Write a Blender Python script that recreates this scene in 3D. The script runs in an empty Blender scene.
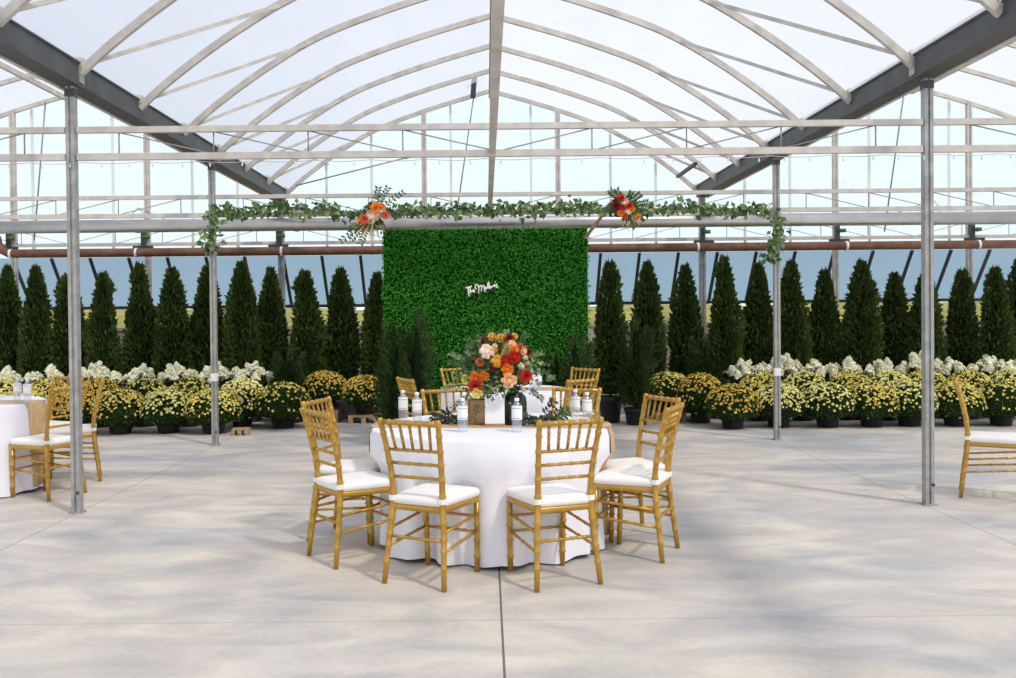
import bpy, math, random
from mathutils import Vector, Matrix

C = bpy.context.scene.collection
SC = bpy.context.scene
R = random.Random(7)
PI = math.pi

# ------------------------------------------------------------------ camera, sky, sun, exposure
F, CH, ROLL = 938.0, 1.5, 0.0095          # focal length in pixels of the 1016 px frame, eye height, tilt
VX, VY = 486.0, 313.0                     # where the bays vanish in the frame
PITCH = math.radians(0.8)
cd = bpy.data.cameras.new('camera'); cam = bpy.data.objects.new('camera', cd); C.objects.link(cam)
cd.sensor_fit = 'HORIZONTAL'; cd.sensor_width = 36.0; cd.lens = 36.0 * F / 1016.0
cd.shift_x = (508 - VX) / 1016.0
cd.shift_y = -((339 - VY) - F * math.tan(PITCH)) / 1016.0
cam.matrix_world = Matrix.Translation((0, 0, CH)) @ Matrix.Rotation(PI / 2 - PITCH, 4, 'X') @ Matrix.Rotation(-ROLL, 4, 'Z')
cd.clip_end = 500
SC.camera = cam

w = bpy.data.worlds.new('sky'); SC.world = w; w.use_nodes = True
nt = w.node_tree; nt.nodes.clear()
wo = nt.nodes.new('ShaderNodeOutputWorld'); bg = nt.nodes.new('ShaderNodeBackground')
tc = nt.nodes.new('ShaderNodeTexCoord'); sx = nt.nodes.new('ShaderNodeSeparateXYZ'); rp = nt.nodes.new('ShaderNodeValToRGB')
nt.links.new(tc.outputs['Generated'], sx.inputs[0]); nt.links.new(sx.outputs['Z'], rp.inputs[0])
rp.color_ramp.elements[0].position = 0.0; rp.color_ramp.elements[0].color = (0.84, 0.96, 1.0, 1)
rp.color_ramp.elements[1].position = 0.55; rp.color_ramp.elements[1].color = (0.78, 0.79, 0.88, 1)
nt.links.new(rp.outputs[0], bg.inputs['Color']); bg.inputs['Strength'].default_value = 1.05
nt.links.new(bg.outputs[0], wo.inputs['Surface'])

sd = bpy.data.lights.new('sun', 'SUN'); sun = bpy.data.objects.new('sun', sd); C.objects.link(sun)
sd.energy = 3.2; sd.angle = math.radians(5.0); sd.color = (1.0, 0.91, 0.77)
sun.rotation_euler = Vector((-1.0, 1.06, -1.75)).to_track_quat('-Z', 'Y').to_euler()
sun.location = (6, -6, 10)

SC.view_settings.view_transform = 'Standard'; SC.view_settings.look = 'None'
SC.view_settings.gamma = 1.0; SC.view_settings.use_curve_mapping = False
SC.view_settings.exposure = 0.16

# ------------------------------------------------------------------ helpers
def P(px, py, Y):
    """Where in the place the photograph's pixel lies at the depth Y."""
    dx, dy = px - VX, VY - py
    a, b = dx + ROLL * dy, dy - ROLL * dx
    return Vector((a * Y / F, Y, CH + b * Y / F))

class MB:
    def __init__(s): s.v, s.f, s.sm = [], [], []
    def add(s, vs, fs, smooth=False):
        n = len(s.v); s.v.extend([tuple(p) for p in vs])
        s.f.extend([tuple(i + n for i in q) for q in fs]); s.sm.extend([smooth] * len(fs)); return s
    def box(s, c, d, rot=None, bev=0.0):
        x, y, z = d[0] / 2, d[1] / 2, d[2] / 2
        c = Vector(c)
        if bev <= 0:
            vs = [Vector((a, b, e)) for e in (-z, z) for b in (-y, y) for a in (-x, x)]
            fs = [(0, 2, 3, 1), (4, 5, 7, 6), (0, 1, 5, 4), (2, 6, 7, 3), (0, 4, 6, 2), (1, 3, 7, 5)]
        else:                                        # long edges cut along z
            r = bev
            ring = [(-x + r, -y), (x - r, -y), (x, -y + r), (x, y - r), (x - r, y), (-x + r, y), (-x, y - r), (-x, -y + r)]
            vs = [Vector((a, b, e)) for e in (-z, z) for a, b in ring]
            fs = [tuple(range(7, -1, -1)), tuple(range(8, 16))] + [(i, (i + 1) % 8, (i + 1) % 8 + 8, i + 8) for i in range(8)]
        if rot is not None: vs = [rot @ p for p in vs]
        return s.add([p + c for p in vs], fs)
    def bar(s, a, b, wx, wy, up=(0, 0, 1)):
        a, b = Vector(a), Vector(b); d = b - a; L = d.length; d.normalize()
        u = Vector(up)
        if abs(u.dot(d)) > .98: u = Vector((0, 1, 0))
        x = d.cross(u).normalized(); y = x.cross(d)
        m = Matrix((x, y, d)).transposed()
        return s.box((a + b) / 2, (wx, wy, L), m)
    def tube(s, pts, rad, n=8, caps=True, smooth=True):
        pts = [Vector(p) for p in pts]; k = len(pts)
        rs = rad if isinstance(rad, (list, tuple)) else [rad] * k
        vs, fs = [], []; prev = None
        for i, p in enumerate(pts):
            t = (pts[min(i + 1, k - 1)] - pts[max(i - 1, 0)])
            t = t.normalized() if t.length > 1e-9 else Vector((0, 0, 1))
            if prev is None:
                u = Vector((0, 0, 1)) if abs(t.z) < .9 else Vector((1, 0, 0))
                x = t.cross(u).normalized()
            else:
                x = (prev - t * prev.dot(t)).normalized()
            prev = x; y = t.cross(x)
            for j in range(n):
                a = 2 * PI * j / n
                vs.append(p + (x * math.cos(a) + y * math.sin(a)) * rs[i])
        for i in range(k - 1):
            for j in range(n):
                fs.append((i * n + j, i * n + (j + 1) % n, (i + 1) * n + (j + 1) % n, (i + 1) * n + j))
        if caps: fs += [tuple(range(n - 1, -1, -1)), tuple(range((k - 1) * n, k * n))]
        return s.add(vs, fs, smooth)
    def lathe(s, prof, c=(0, 0, 0), n=20, smooth=True, close=True):
        vs, fs = [], []; k = len(prof)
        for r, z in prof:
            for j in range(n):
                a = 2 * PI * j / n; vs.append((c[0] + r * math.cos(a), c[1] + r * math.sin(a), c[2] + z))
        for i in range(k - 1):
            for j in range(n):
                fs.append((i * n + j, i * n + (j + 1) % n, (i + 1) * n + (j + 1) % n, (i + 1) * n + j))
        if close: fs += [tuple(range(n - 1, -1, -1)), tuple(range((k - 1) * n, k * n))]
        return s.add(vs, fs, smooth)
    def leaf(s, p, d, up, L, W, bend=.25):
        d = Vector(d).normalized(); sd_ = d.cross(up)
        if sd_.length < 1e-4: sd_ = d.cross(Vector((1, .2, .1)))
        sd_.normalize(); nn = sd_.cross(d)
        p = Vector(p); m = p + d * (L * .45)
        return s.add([p, m + sd_ * (W / 2) + nn * (bend * W), p + d * L, m - sd_ * (W / 2) + nn * (bend * W)], [(0, 1, 2), (0, 2, 3)])
    def mesh(s, name, m):
        me = bpy.data.meshes.new(name); me.from_pydata(s.v, [], s.f); me.update()
        if m is not None: me.materials.append(m)
        if any(s.sm): me.polygons.foreach_set('use_smooth', s.sm)
        return me
    def obj(s, name, m, parent=None, loc=None):
        o = bpy.data.objects.new(name, s.mesh(name, m)); C.objects.link(o)
        if parent is not None: o.parent = parent
        if loc is not None: o.location = loc
        return o

def tag(o, label=None, cat=None, group=None, kind=None):
    if label: o['label'] = label
    if cat: o['category'] = cat
    if group: o['group'] = group
    if kind: o['kind'] = kind
    return o
def thing(name, loc=(0, 0, 0), rz=0.0, label=None, cat=None, group=None):
    o = bpy.data.objects.new(name, None); o.empty_display_size = .1; C.objects.link(o)
    o.location = loc; o.rotation_euler = (0, 0, rz); return tag(o, label, cat, group)
def structure(o): o['kind'] = 'structure'; return o
def dup(o, parent=None):
    kids = list(o.children)
    c = o.copy(); C.objects.link(c)
    if parent is not None: c.parent = parent
    for k in kids: dup(k, c)
    return c
ORD = ['first', 'second', 'third', 'fourth', 'fifth', 'sixth', 'seventh', 'eighth', 'ninth', 'tenth', 'eleventh', 'twelfth', 'thirteenth', 'fourteenth']

# ------------------------------------------------------------------ materials
def mat(name, col, rough=.6, metal=0.0, var=.0, scale=6.0, col2=None, island=False, bump=0.0, coat=0.0, trans=0.0, sheen=0.0, spec=.5):
    m = bpy.data.materials.new(name); m.use_nodes = True
    n = m.node_tree; b = n.nodes['Principled BSDF']
    b.inputs['Roughness'].default_value = rough; b.inputs['Metallic'].default_value = metal
    b.inputs['Base Color'].default_value = (*col, 1); b.inputs['Specular IOR Level'].default_value = spec
    if coat: b.inputs['Coat Weight'].default_value = coat
    if sheen: b.inputs['Sheen Weight'].default_value = sheen
    if trans: b.inputs['Transmission Weight'].default_value = trans
    if col2 is not None or var:
        if col2 is None: col2 = tuple(min(1, c * (1 + var)) for c in col); col = tuple(c * (1 - var) for c in col)
        ramp = n.nodes.new('ShaderNodeValToRGB')
        ramp.color_ramp.elements[0].color = (*col, 1); ramp.color_ramp.elements[1].color = (*col2, 1)
        if island:
            g = n.nodes.new('ShaderNodeNewGeometry'); t = n.nodes.new('ShaderNodeTexCoord'); ns = n.nodes.new('ShaderNodeTexNoise')
            ns.inputs['Scale'].default_value = scale; n.links.new(t.outputs['Object'], ns.inputs['Vector'])
            mx = n.nodes.new('ShaderNodeMath'); mx.operation = 'MULTIPLY_ADD'; mx.inputs[1].default_value = .6; 
            sb = n.nodes.new('ShaderNodeMath'); sb.operation = 'MULTIPLY'; sb.inputs[1].default_value = .45
            n.links.new(ns.outputs['Fac'], sb.inputs[0]); n.links.new(g.outputs['Random Per Island'], mx.inputs[0]); n.links.new(sb.outputs[0], mx.inputs[2])
            n.links.new(mx.outputs[0], ramp.inputs[0])
        else:
            t = n.nodes.new('ShaderNodeTexCoord'); ns = n.nodes.new('ShaderNodeTexNoise')
            ns.inputs['Scale'].default_value = scale; ns.inputs['Detail'].default_value = 5
            n.links.new(t.outputs['Object'], ns.inputs['Vector'])
            ramp.color_ramp.elements[0].position = .3; ramp.color_ramp.elements[1].position = .7
            n.links.new(ns.outputs['Fac'], ramp.inputs[0])
        n.links.new(ramp.outputs[0], b.inputs['Base Color'])
    if bump:
        t2 = n.nodes.new('ShaderNodeTexCoord'); n2 = n.nodes.new('ShaderNodeTexNoise'); n2.inputs['Scale'].default_value = scale * 4
        bp = n.nodes.new('ShaderNodeBump'); bp.inputs['Strength'].default_value = bump; bp.inputs['Distance'].default_value = .02
        n.links.new(t2.outputs['Object'], n2.inputs['Vector']); n.links.new(n2.outputs['Fac'], bp.inputs['Height']); n.links.new(bp.outputs[0], b.inputs['Normal'])
    return m

def film(name, tint, translu, share, gloss=0.0):
    """A sheet one sees light through: part clear, part milky."""
    m = bpy.data.materials.new(name); m.use_nodes = True; n = m.node_tree; n.nodes.clear()
    out = n.nodes.new('ShaderNodeOutputMaterial'); tr = n.nodes.new('ShaderNodeBsdfTransparent'); tl = n.nodes.new('ShaderNodeBsdfTranslucent')
    mx = n.nodes.new('ShaderNodeMixShader'); tr.inputs[0].default_value = (*tint, 1)
    t = n.nodes.new('ShaderNodeTexCoord'); mp = n.nodes.new('ShaderNodeMapping'); mp.inputs['Scale'].default_value = (1.2, .35, 1.2)
    ns = n.nodes.new('ShaderNodeTexNoise'); ns.inputs['Scale'].default_value = 1.6; ns.inputs['Detail'].default_value = 4
    rm = n.nodes.new('ShaderNodeValToRGB'); rm.color_ramp.elements[0].position = .35; rm.color_ramp.elements[1].position = .65
    rm.color_ramp.elements[0].color = (*[c * .93 for c in translu], 1); rm.color_ramp.elements[1].color = (*translu, 1)
    n.links.new(t.outputs['Object'], mp.inputs[0]); n.links.new(mp.outputs[0], ns.inputs['Vector']); n.links.new(ns.outputs['Fac'], rm.inputs[0]); n.links.new(rm.outputs[0], tl.inputs[0])
    mx.inputs[0].default_value = share
    n.links.new(tr.outputs[0], mx.inputs[1]); n.links.new(tl.outputs[0], mx.inputs[2])
    if gloss:
        gl = n.nodes.new('ShaderNodeBsdfGlossy'); gl.inputs['Roughness'].default_value = .08; m2 = n.nodes.new('ShaderNodeMixShader'); m2.inputs[0].default_value = gloss
        n.links.new(mx.outputs[0], m2.inputs[1]); n.links.new(gl.outputs[0], m2.inputs[2]); n.links.new(m2.outputs[0], out.inputs[0])
    else: n.links.new(mx.outputs[0], out.inputs[0])
    return m

M = dict(
    gold=mat('gold_paint', (.50, .285, .045), .30, .40, .12, 9),
    cushion=mat('ivory_cushion', (.86, .84, .80), .8, sheen=.2, bump=.05, scale=4),
    cloth=mat('white_cloth', (.85, .84, .90), .85, sheen=.15),
    burlap=mat('tan_satin', (.62, .42, .22), .6, 0, .15, 30),
    galv=mat('galvanised', (.36, .355, .335), .45, .3, .22, 14),
    galv_light=mat('galvanised_light', (.58, .53, .48), .5, .1, .14, 10),
    hoopm=mat('hoop_steel', (.56, .52, .47), .5, .15, .18, 8),
    gutter=mat('gutter_steel', (.070, .075, .080), .5, .2, .18, 5),
    dark=mat('dark_steel', (.05, .055, .06), .5, .3),
    silver=mat('aluminium', (.48, .47, .45), .32, .75, .10, 5),
    rust=mat('rusty_pipe', (.10, .045, .025), .6, .1, col2=(.21, .095, .05), scale=7),
    wire=mat('wire', (.30, .29, .28), .5, .2),
    black=mat('black_plastic', (.012, .012, .013), .45),
    greyplastic=mat('grey_plastic', (.10, .11, .12), .5, 0, .1, 5),
    wood=mat('raw_wood', (.38, .25, .15), .8, 0, .25, 18),
    white=mat('white_plastic', (.85, .85, .85), .4),
    kneewall=mat('cream_board', (.47, .43, .36), .8, 0, .12, 3),
    soil=mat('soil', (.03, .02, .012), .95, 0, .3, 40),
    bark=mat('bark', (.10, .065, .04), .9, 0, .3, 30),
    cedar=mat('arborvitae_green', (.008, .022, .005), .65, island=True, col2=(.085, .130, .022), scale=5, spec=.2),
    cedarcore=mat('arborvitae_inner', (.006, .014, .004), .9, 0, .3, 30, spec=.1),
    yew=mat('yew_green', (.006, .018, .005), .7, island=True, col2=(.060, .105, .022), scale=5, spec=.2),
    mumleaf=mat('mum_leaf', (.012, .035, .006), .65, island=True, col2=(.075, .13, .02), scale=8, spec=.25),
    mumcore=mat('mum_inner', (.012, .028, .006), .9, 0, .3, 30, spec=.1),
    mumgold=mat('mum_gold', (.52, .33, .02), .7, island=True, col2=(.95, .88, .26), scale=6),
    mumyellow=mat('mum_yellow', (.60, .48, .04), .7, island=True, col2=(.98, .97, .46), scale=6),
    mumbronze=mat('mum_bronze', (.38, .19, .012), .7, island=True, col2=(.88, .66, .10), scale=6),
    hydleaf=mat('hydrangea_leaf', (.012, .035, .008), .6, island=True, col2=(.07, .14, .025), scale=8, spec=.3),
    hydhead=mat('hydrangea_bloom', (.70, .69, .34), .8, island=True, col2=(1.0, .98, .86), scale=6),
    box=mat('boxwood_leaf', (.008, .085, .008), .5, island=True, col2=(.075, .37, .025), scale=2.6, spec=.3),
    boxback=mat('boxwood_backing', (.006, .055, .006), .9, 0, .4, 25, spec=0.0),
    euc=mat('eucalyptus', (.05, .11, .03), .6, island=True, col2=(.36, .46, .20), scale=5),
    eucdark=mat('dark_leaf', (.015, .05, .012), .6, island=True, col2=(.10, .20, .05), scale=5),
    olive=mat('olive_twig', (.015, .018, .02), .4, island=True, col2=(.06, .08, .06), scale=5),
    wheat=mat('dried_grass', (.50, .30, .09), .8, island=True, col2=(.78, .58, .26), scale=5),
    stem=mat('green_stem', (.10, .16, .05), .7),
    vase=mat('green_glass', (.03, .07, .035), .06, trans=.85),
    amber=mat('amber_glass', (.42, .26, .09), .08, trans=.6),
    card=mat('white_card', (.86, .86, .85), .7),
    print_=mat('grey_print', (.16, .20, .30), .6),
    field=mat('meadow', (.10, .12, .02), .95, col2=(.30, .26, .06), scale=.9),
    earth=mat('outside_ground', (.40, .36, .28), .95, 0, .15, .5),
    bulb=mat('clear_bulb', (.8, .8, .76), .15),
    tape=mat('white_tape', (.85, .83, .80), .6),
    signw=mat('white_acrylic', (.90, .86, .84), .4),
    roof=film('roof_film', (.88, .90, .97), (.56, .57, .62), .45),
    gable=film('gable_sheet', (.96, 1.0, 1.0), (.85, .93, .95), .15),
    vent=film('vent_sheet', (.38, .50, .60), (.30, .39, .47), .45, .03),
)
def petal_mat(name, a, b): return mat(name, a, .65, island=True, col2=b, scale=10)
BL = dict(red=petal_mat('petal_red', (.40, .006, .004), (.70, .03, .012)), wine=petal_mat('petal_wine', (.10, .003, .005), (.22, .012, .008)),
          orange=petal_mat('petal_orange', (.82, .16, .01), (.95, .36, .03)), gold=petal_mat('petal_gold', (.80, .36, .02), (.95, .60, .10)),
          peach=petal_mat('petal_peach', (.92, .50, .22), (.98, .74, .42)), cream=petal_mat('petal_cream', (.92, .74, .45), (.98, .90, .68)),
          yellow=petal_mat('petal_yellow', (.85, .66, .08), (.95, .85, .35)), rust=petal_mat('petal_rust', (.42, .07, .02), (.70, .17, .04)),
          blush=petal_mat('petal_blush', (.95, .70, .52), (.99, .92, .80)), berry=petal_mat('petal_coral', (.70, .09, .04), (.90, .22, .10)))

def clear_plastic():
    m = bpy.data.materials.new('clear_plastic'); m.use_nodes = True; n = m.node_tree; n.nodes.clear()
    out = n.nodes.new('ShaderNodeOutputMaterial'); tr = n.nodes.new('ShaderNodeBsdfTransparent'); gl = n.nodes.new('ShaderNodeBsdfGlossy'); df = n.nodes.new('ShaderNodeBsdfDiffuse'); m2 = n.nodes.new('ShaderNodeMixShader'); mx = n.nodes.new('ShaderNodeMixShader')
    tr.inputs[0].default_value = (.93, .95, .99, 1); gl.inputs['Roughness'].default_value = .08; df.inputs[0].default_value = (.80, .86, .95, 1); mx.inputs[0].default_value = .10; m2.inputs[0].default_value = .16
    n.links.new(tr.outputs[0], m2.inputs[1]); n.links.new(df.outputs[0], m2.inputs[2]); n.links.new(m2.outputs[0], mx.inputs[1]); n.links.new(gl.outputs[0], mx.inputs[2]); n.links.new(mx.outputs[0], out.inputs[0]); return m
M['clear'] = clear_plastic()

def concrete():
    m = bpy.data.materials.new('concrete'); m.use_nodes = True; n = m.node_tree; b = n.nodes['Principled BSDF']
    L = n.links.new; t = n.nodes.new('ShaderNodeTexCoord'); sep = n.nodes.new('ShaderNodeSeparateXYZ'); L(t.outputs['Object'], sep.inputs[0])
    def noise(scale, detail, sc=(1, 1, 1), dist=0.0):
        mp = n.nodes.new('ShaderNodeMapping'); mp.inputs['Scale'].default_value = sc; L(t.outputs['Object'], mp.inputs[0])
        q = n.nodes.new('ShaderNodeTexNoise'); q.inputs['Scale'].default_value = scale; q.inputs['Detail'].default_value = detail; q.inputs['Distortion'].default_value = dist; L(mp.outputs[0], q.inputs['Vector']); return q.outputs['Fac']
    def ramp(src, stops):
        r = n.nodes.new('ShaderNodeValToRGB'); e = r.color_ramp.elements
        while len(e) < len(stops): e.new(.5)
        for k, (p, c) in enumerate(stops): e[k].position = p; e[k].color = (*c, 1)
        L(src, r.inputs[0]); return r.outputs[0]
    def mix(fac, a, c, mode='MIX'):
        q = n.nodes.new('ShaderNodeMix'); q.data_type = 'RGBA'; q.blend_type = mode
        if isinstance(fac, float): q.inputs[0].default_value = fac
        else: L(fac, q.inputs[0])
        for s, k in ((a, 6), (c, 7)):
            if isinstance(s, tuple): q.inputs[k].default_value = (*s, 1)
            else: L(s, q.inputs[k])
        return q.outputs[2]
    base = ramp(noise(.42, 7, (1, 1.7, 1), .6), [(.34, (.46, .46, .46)), (.47, (.585, .55, .495)), (.60, (.64, .59, .51)), (.72, (.53, .52, .505))])
    cloudy = ramp(noise(1.7, 10, (.75, 1.4, 1), 1.2), [(.32, (.76, .80, .85)), (.5, (.97, .97, .97)), (.66, (1.16, 1.14, 1.11))])
    col = mix(1.0, base, cloudy, 'MULTIPLY')
    fine = ramp(noise(28, 4), [(.3, (.94, .94, .94)), (.7, (1.04, 1.04, 1.04))])
    col = mix(1.0, col, fine, 'MULTIPLY')
    def line(axis, at_, w_, colr, strength):
        nonlocal col
        d = n.nodes.new('ShaderNodeMath'); d.operation = 'SUBTRACT'; L(sep.outputs[axis], d.inputs[0]); d.inputs[1].default_value = at_
        a = n.nodes.new('ShaderNodeMath'); a.operation = 'ABSOLUTE'; L(d.outputs[0], a.inputs[0])
        c = n.nodes.new('ShaderNodeMath'); c.operation = 'LESS_THAN'; L(a.outputs[0], c.inputs[0]); c.inputs[1].default_value = w_
        s = n.nodes.new('ShaderNodeMath'); s.operation = 'MULTIPLY'; L(c.outputs[0], s.inputs[0]); s.inputs[1].default_value = strength
        col = mix(s.outputs[0], col, colr)
    line('X', .063, .0055, (.06, .05, .045), .85)
    for xx in (.1 - 3.24, .1 + 3.24): line('X', xx, .008, (.30, .22, .17), .55)
    for yy in (4.56, 7.4, 10.9): line('Y', yy, .008, (.33, .26, .20), .35)
    L(col, b.inputs['Base Color'])
    rr = n.nodes.new('ShaderNodeMapRange'); L(noise(.9, 5), rr.inputs[0]); rr.inputs[3].default_value = .38; rr.inputs[4].default_value = .62; L(rr.outputs[0], b.inputs['Roughness'])
    bp = n.nodes.new('ShaderNodeBump'); bp.inputs['Strength'].default_value = .08; bp.inputs['Distance'].default_value = .01; L(noise(9, 6), bp.inputs['Height']); L(bp.outputs[0], b.inputs['Normal'])
    b.inputs['Specular IOR Level'].default_value = .35
    return m
M['concrete'] = concrete()

# ------------------------------------------------------------------ setting: floor, ground, roof, back gable
XC, HB = .10, 3.24                       # middle of the middle bay, half its width
YB = 14.48                               # back gable
Y0 = -3.0
mb = MB(); mb.box((0, 6, -.1), (22, 18.4, .2)); structure(mb.obj('floor', M['concrete']))
mb = MB(); mb.box((0, 45, -.22), (120, 60, .2)); structure(mb.obj('ground_outside', M['earth']))
mb = MB()
gv, gf = [], []
for i in range(41):
    x = -40 + 2 * i
    for (y, z) in ((19, -.12), (22, .5 + .12 * math.sin(i * 1.3)), (26, 1.35 + .2 * math.sin(i * .9)), (34, 1.75 + .15 * math.sin(i * 1.7)), (60, 1.6)): gv.append((x, y, z))
for i in range(40):
    for j in range(4): gf.append((i * 5 + j, i * 5 + j + 1, i * 5 + j + 6, i * 5 + j + 5))
mb.add(gv, gf, True); structure(mb.obj('ground_bank', M['field']))

ARCH = [(0, 4.92), (.8, 4.69), (1.5, 4.45), (1.9, 4.27), (2.3, 4.03), (2.62, 3.81), (2.92, 3.58), (3.17, 3.36)]
def arch_pts(off=0.0):
    out = []
    for s in (-1, 1):
        pr = [(s * (x + off * (.2 + .25 * x)), z + off) for x, z in ARCH]
        out.append(pr)
    return [p for p in reversed(out[0])] + out[1][1:]
def smooth_arch(off=0.0):
    half = ARCH; pts = []
    # Catmull-Rom along one half, kink kept at the ridge
    h = [half[0]] + half + [half[-1]]
    for i in range(1, len(h) - 2):
        p0, p1, p2, p3 = h[i - 1], h[i], h[i + 1], h[i + 2]
        for k in range(4):
            t = k / 4
            f = lambda a, b, c, d: .5 * (2 * b + (c - a) * t + (2 * a - 5 * b + 4 * c - d) * t * t + (3 * b - a - 3 * c + d) * t ** 3)
            pts.append((f(p0[0], p1[0], p2[0], p3[0]), f(p0[1], p1[1], p2[1], p3[1])))
    pts.append(half[-1])
    res = []
    for i, (x, z) in enumerate(pts):
        a = pts[max(0, i - 1)]; b = pts[min(len(pts) - 1, i + 1)]
        tx, tz = b[0] - a[0], b[1] - a[1]; l = math.hypot(tx, tz)
        if i == 0: res.append((0, z + off * 1.05))
        else: res.append((x - tz / l * off, z + tx / l * off))
    return [(-x, z) for x, z in reversed(res)] + res[1:]

BAYS = [('middle', XC), ('left', XC - 2 * HB), ('right', XC + 2 * HB)]
AP, AF = smooth_arch(), smooth_arch(.035)
for nm, bx in BAYS:
    mb = MB(); vs = []; k = len(AF)
    for y in (Y0, YB + .03):
        for x, z in AF: vs.append((bx + x, y, z))
    mb.add(vs, [(i, i + 1, k + i + 1, k + i) for i in range(k - 1)], True)
    structure(mb.obj('ceiling' if nm == 'middle' else 'ceiling_' + nm, M['roof']))
    mb = MB()                                         # back gable sheet
    vs = [(bx + x, YB + .05, z) for x, z in AP] + [(bx + HB, YB + .05, 3.31), (bx + HB, YB + .05, 2.42), (bx - HB, YB + .05, 2.42), (bx - HB, YB + .05, 3.31)]
    mb.add(vs, [tuple(range(len(vs)))])
    for j in range(1): pass
    structure(mb.obj('window_%d' % (BAYS.index((nm, bx)) + 1), M['gable']))
# faint mullions that the gable sheets are fixed to, outside of the sheet
k_ = 0
mull = MB()
for nm, bx in BAYS:
    for dx in (-2.55, -1.85, -.62, .62, 1.85, 2.55):
        zt = max(z for x, z in AP if abs(x - dx) < .35) - .10
        mull.box((bx + dx, YB + .085, (2.42 + zt) / 2), (.035, .03, zt - 2.42))
structure(mull.obj('trim_1', mat('pale_mullion', (.90, .85, .85), .6)))
mb = MB(); mb.box((0, YB + .14, .64), (20, .10, 1.28)); mb.box((0, YB + .14, 1.30), (20, .14, .05)); structure(mb.obj('wall_back', M['kneewall']))

# the long awning vent, hinged under the gable sheets and propped outwards
va, vb = Vector((0, YB + .12, 2.42)), Vector((0, YB + .12 + .60, 1.66))
vent = thing('awning_vent', (0, YB + .12, 1.28), 0, 'long blue grey vent flap propped open along the back wall behind the evergreens', 'vent flap')
def rel(p, t): return Vector(p) - t.location
mb = MB(); dv = (vb - va); nv = Vector((0, -dv.z, dv.y)).normalized()
for s in (0,):
    a, b = va, vb
    vs = [Vector((-9.9, 0, 0)) + a, Vector((9.9, 0, 0)) + a, Vector((9.9, 0, 0)) + b, Vector((-9.9, 0, 0)) + b]
    mb.add([rel(p, vent) for p in vs], [(0, 1, 2, 3)])
mb.obj('panel', M['vent'], vent)
for x in [1.79 + .605 * k for k in range(12)] + [-1.94 - .60 * k for k in range(12)] + [-1.3, -.7, -.1, .5, 1.15]:
    mb = MB(); p, q = va + Vector((x, -.02, -.01)), vb + Vector((x, -.02, -.01)); mb.bar(rel(p, vent), rel(q, vent), .045, .03, nv); mb.obj('rib', M['dark'], vent)
mb = MB(); mb.bar(rel(vb + Vector((-9.9, 0, -.02)), vent), rel(vb + Vector((9.9, 0, -.02)), vent), .05, .05); mb.obj('bottom_rail', M['dark'], vent)
for x in (-8.4, -6.3, -4.2, -2.1, 0, 2.1, 4.2, 6.3, 8.4):
    mb = MB(); mb.bar(rel(Vector((x, YB + .15, 1.325)), vent), rel(vb + Vector((x, 0, -.02)), vent), .02, .02); mb.obj('prop', M['galv'], vent)

# ------------------------------------------------------------------ steelwork
def post(loc, h, wdt, label, band=False, light=False, base=True):
    o = thing('steel_post', loc, 0, label, 'post', 'steel posts of the greenhouse')
    m = M['galv_light'] if light else M['galv']
    mb = MB(); w_ = wdt / 2; g = wdt * .12
    ring = [(-w_, -w_), (-g, -w_), (-g, -w_ + .012), (g, -w_ + .012), (g, -w_), (w_, -w_), (w_, w_), (-w_, w_)]
    vs = [(a, b, z) for z in (.012, h) for a, b in ring]
    mb.add(vs, [tuple(range(7, -1, -1)), tuple(range(8, 16))] + [(i, (i + 1) % 8, (i + 1) % 8 + 8, i + 8) for i in range(8)])
    mb.obj('shaft', m, o)
    if base:
        mb = MB(); mb.box((0, 0, .006), (wdt * 1.5, wdt * 1.5, .012)); mb.obj('base_plate', M['galv'], o)
        mb = MB(); mb.lathe([(.012, 0), (.012, .02)], n=6, smooth=False); b = mb.obj('bolt', M['dark'], o); b.rotation_euler = (PI / 2, 0, 0); b.location = (wdt * .3, -w_ + .003, .16)
        mb = MB(); mb.box((0, 0, h - .05), (wdt * 1.12, wdt * 1.06, .06)); mb.obj('top_bracket', M['gutter'], o)
    if band:
        mb = MB(); mb.box((0, 0, .79), (wdt * 1.06, wdt * 1.06, .09)); mb.obj('tape_band', M['tape'], o)
    return o
YT = [7.16, 10.82, YB]
XL, XR = XC - HB, XC + HB
post((XL, 7.16, 0), 3.25, .066, 'near grey steel post in front of the gold chairs and table at one side')
post((XR + .032, 7.16, 0), 3.25, .066, 'near grey steel post nearest the lone gold chair')
post((XL, 10.82, 0), 3.25, .066, 'grey post with leafy tail at its top, by the mums and crank rod', True)
post((XR + .015, 10.82, 0), 3.25, .066, 'grey post with the longer hanging garland tail, right end of the garland', True)
post((XL, YB - .02, 0), 3.25, .09, 'back wall post under the end of the dark gutter, left of the backdrop', base=False)
post((XR, YB - .02, 0), 3.25, .09, 'back wall post under the end of the dark gutter, right of the backdrop', base=False)
gp = [(-7.36, 'first'), (-5.30, 'second'), (-1.03, 'third'), (1.03, 'fourth'), (5.30, 'fifth'), (7.36, 'sixth')]
for dx, od in gp:
    b = min(BAYS, key=lambda q: abs(q[1] - XC - dx)); d = XC + dx - b[1]
    zt = min(AP, key=lambda p: abs(p[0] - d))[1] - .03
    post((XC + dx, YB, 0), zt, .075, 'slim pale gable post on the back wall, %s counted from the left' % od, light=True, base=False)

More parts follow.
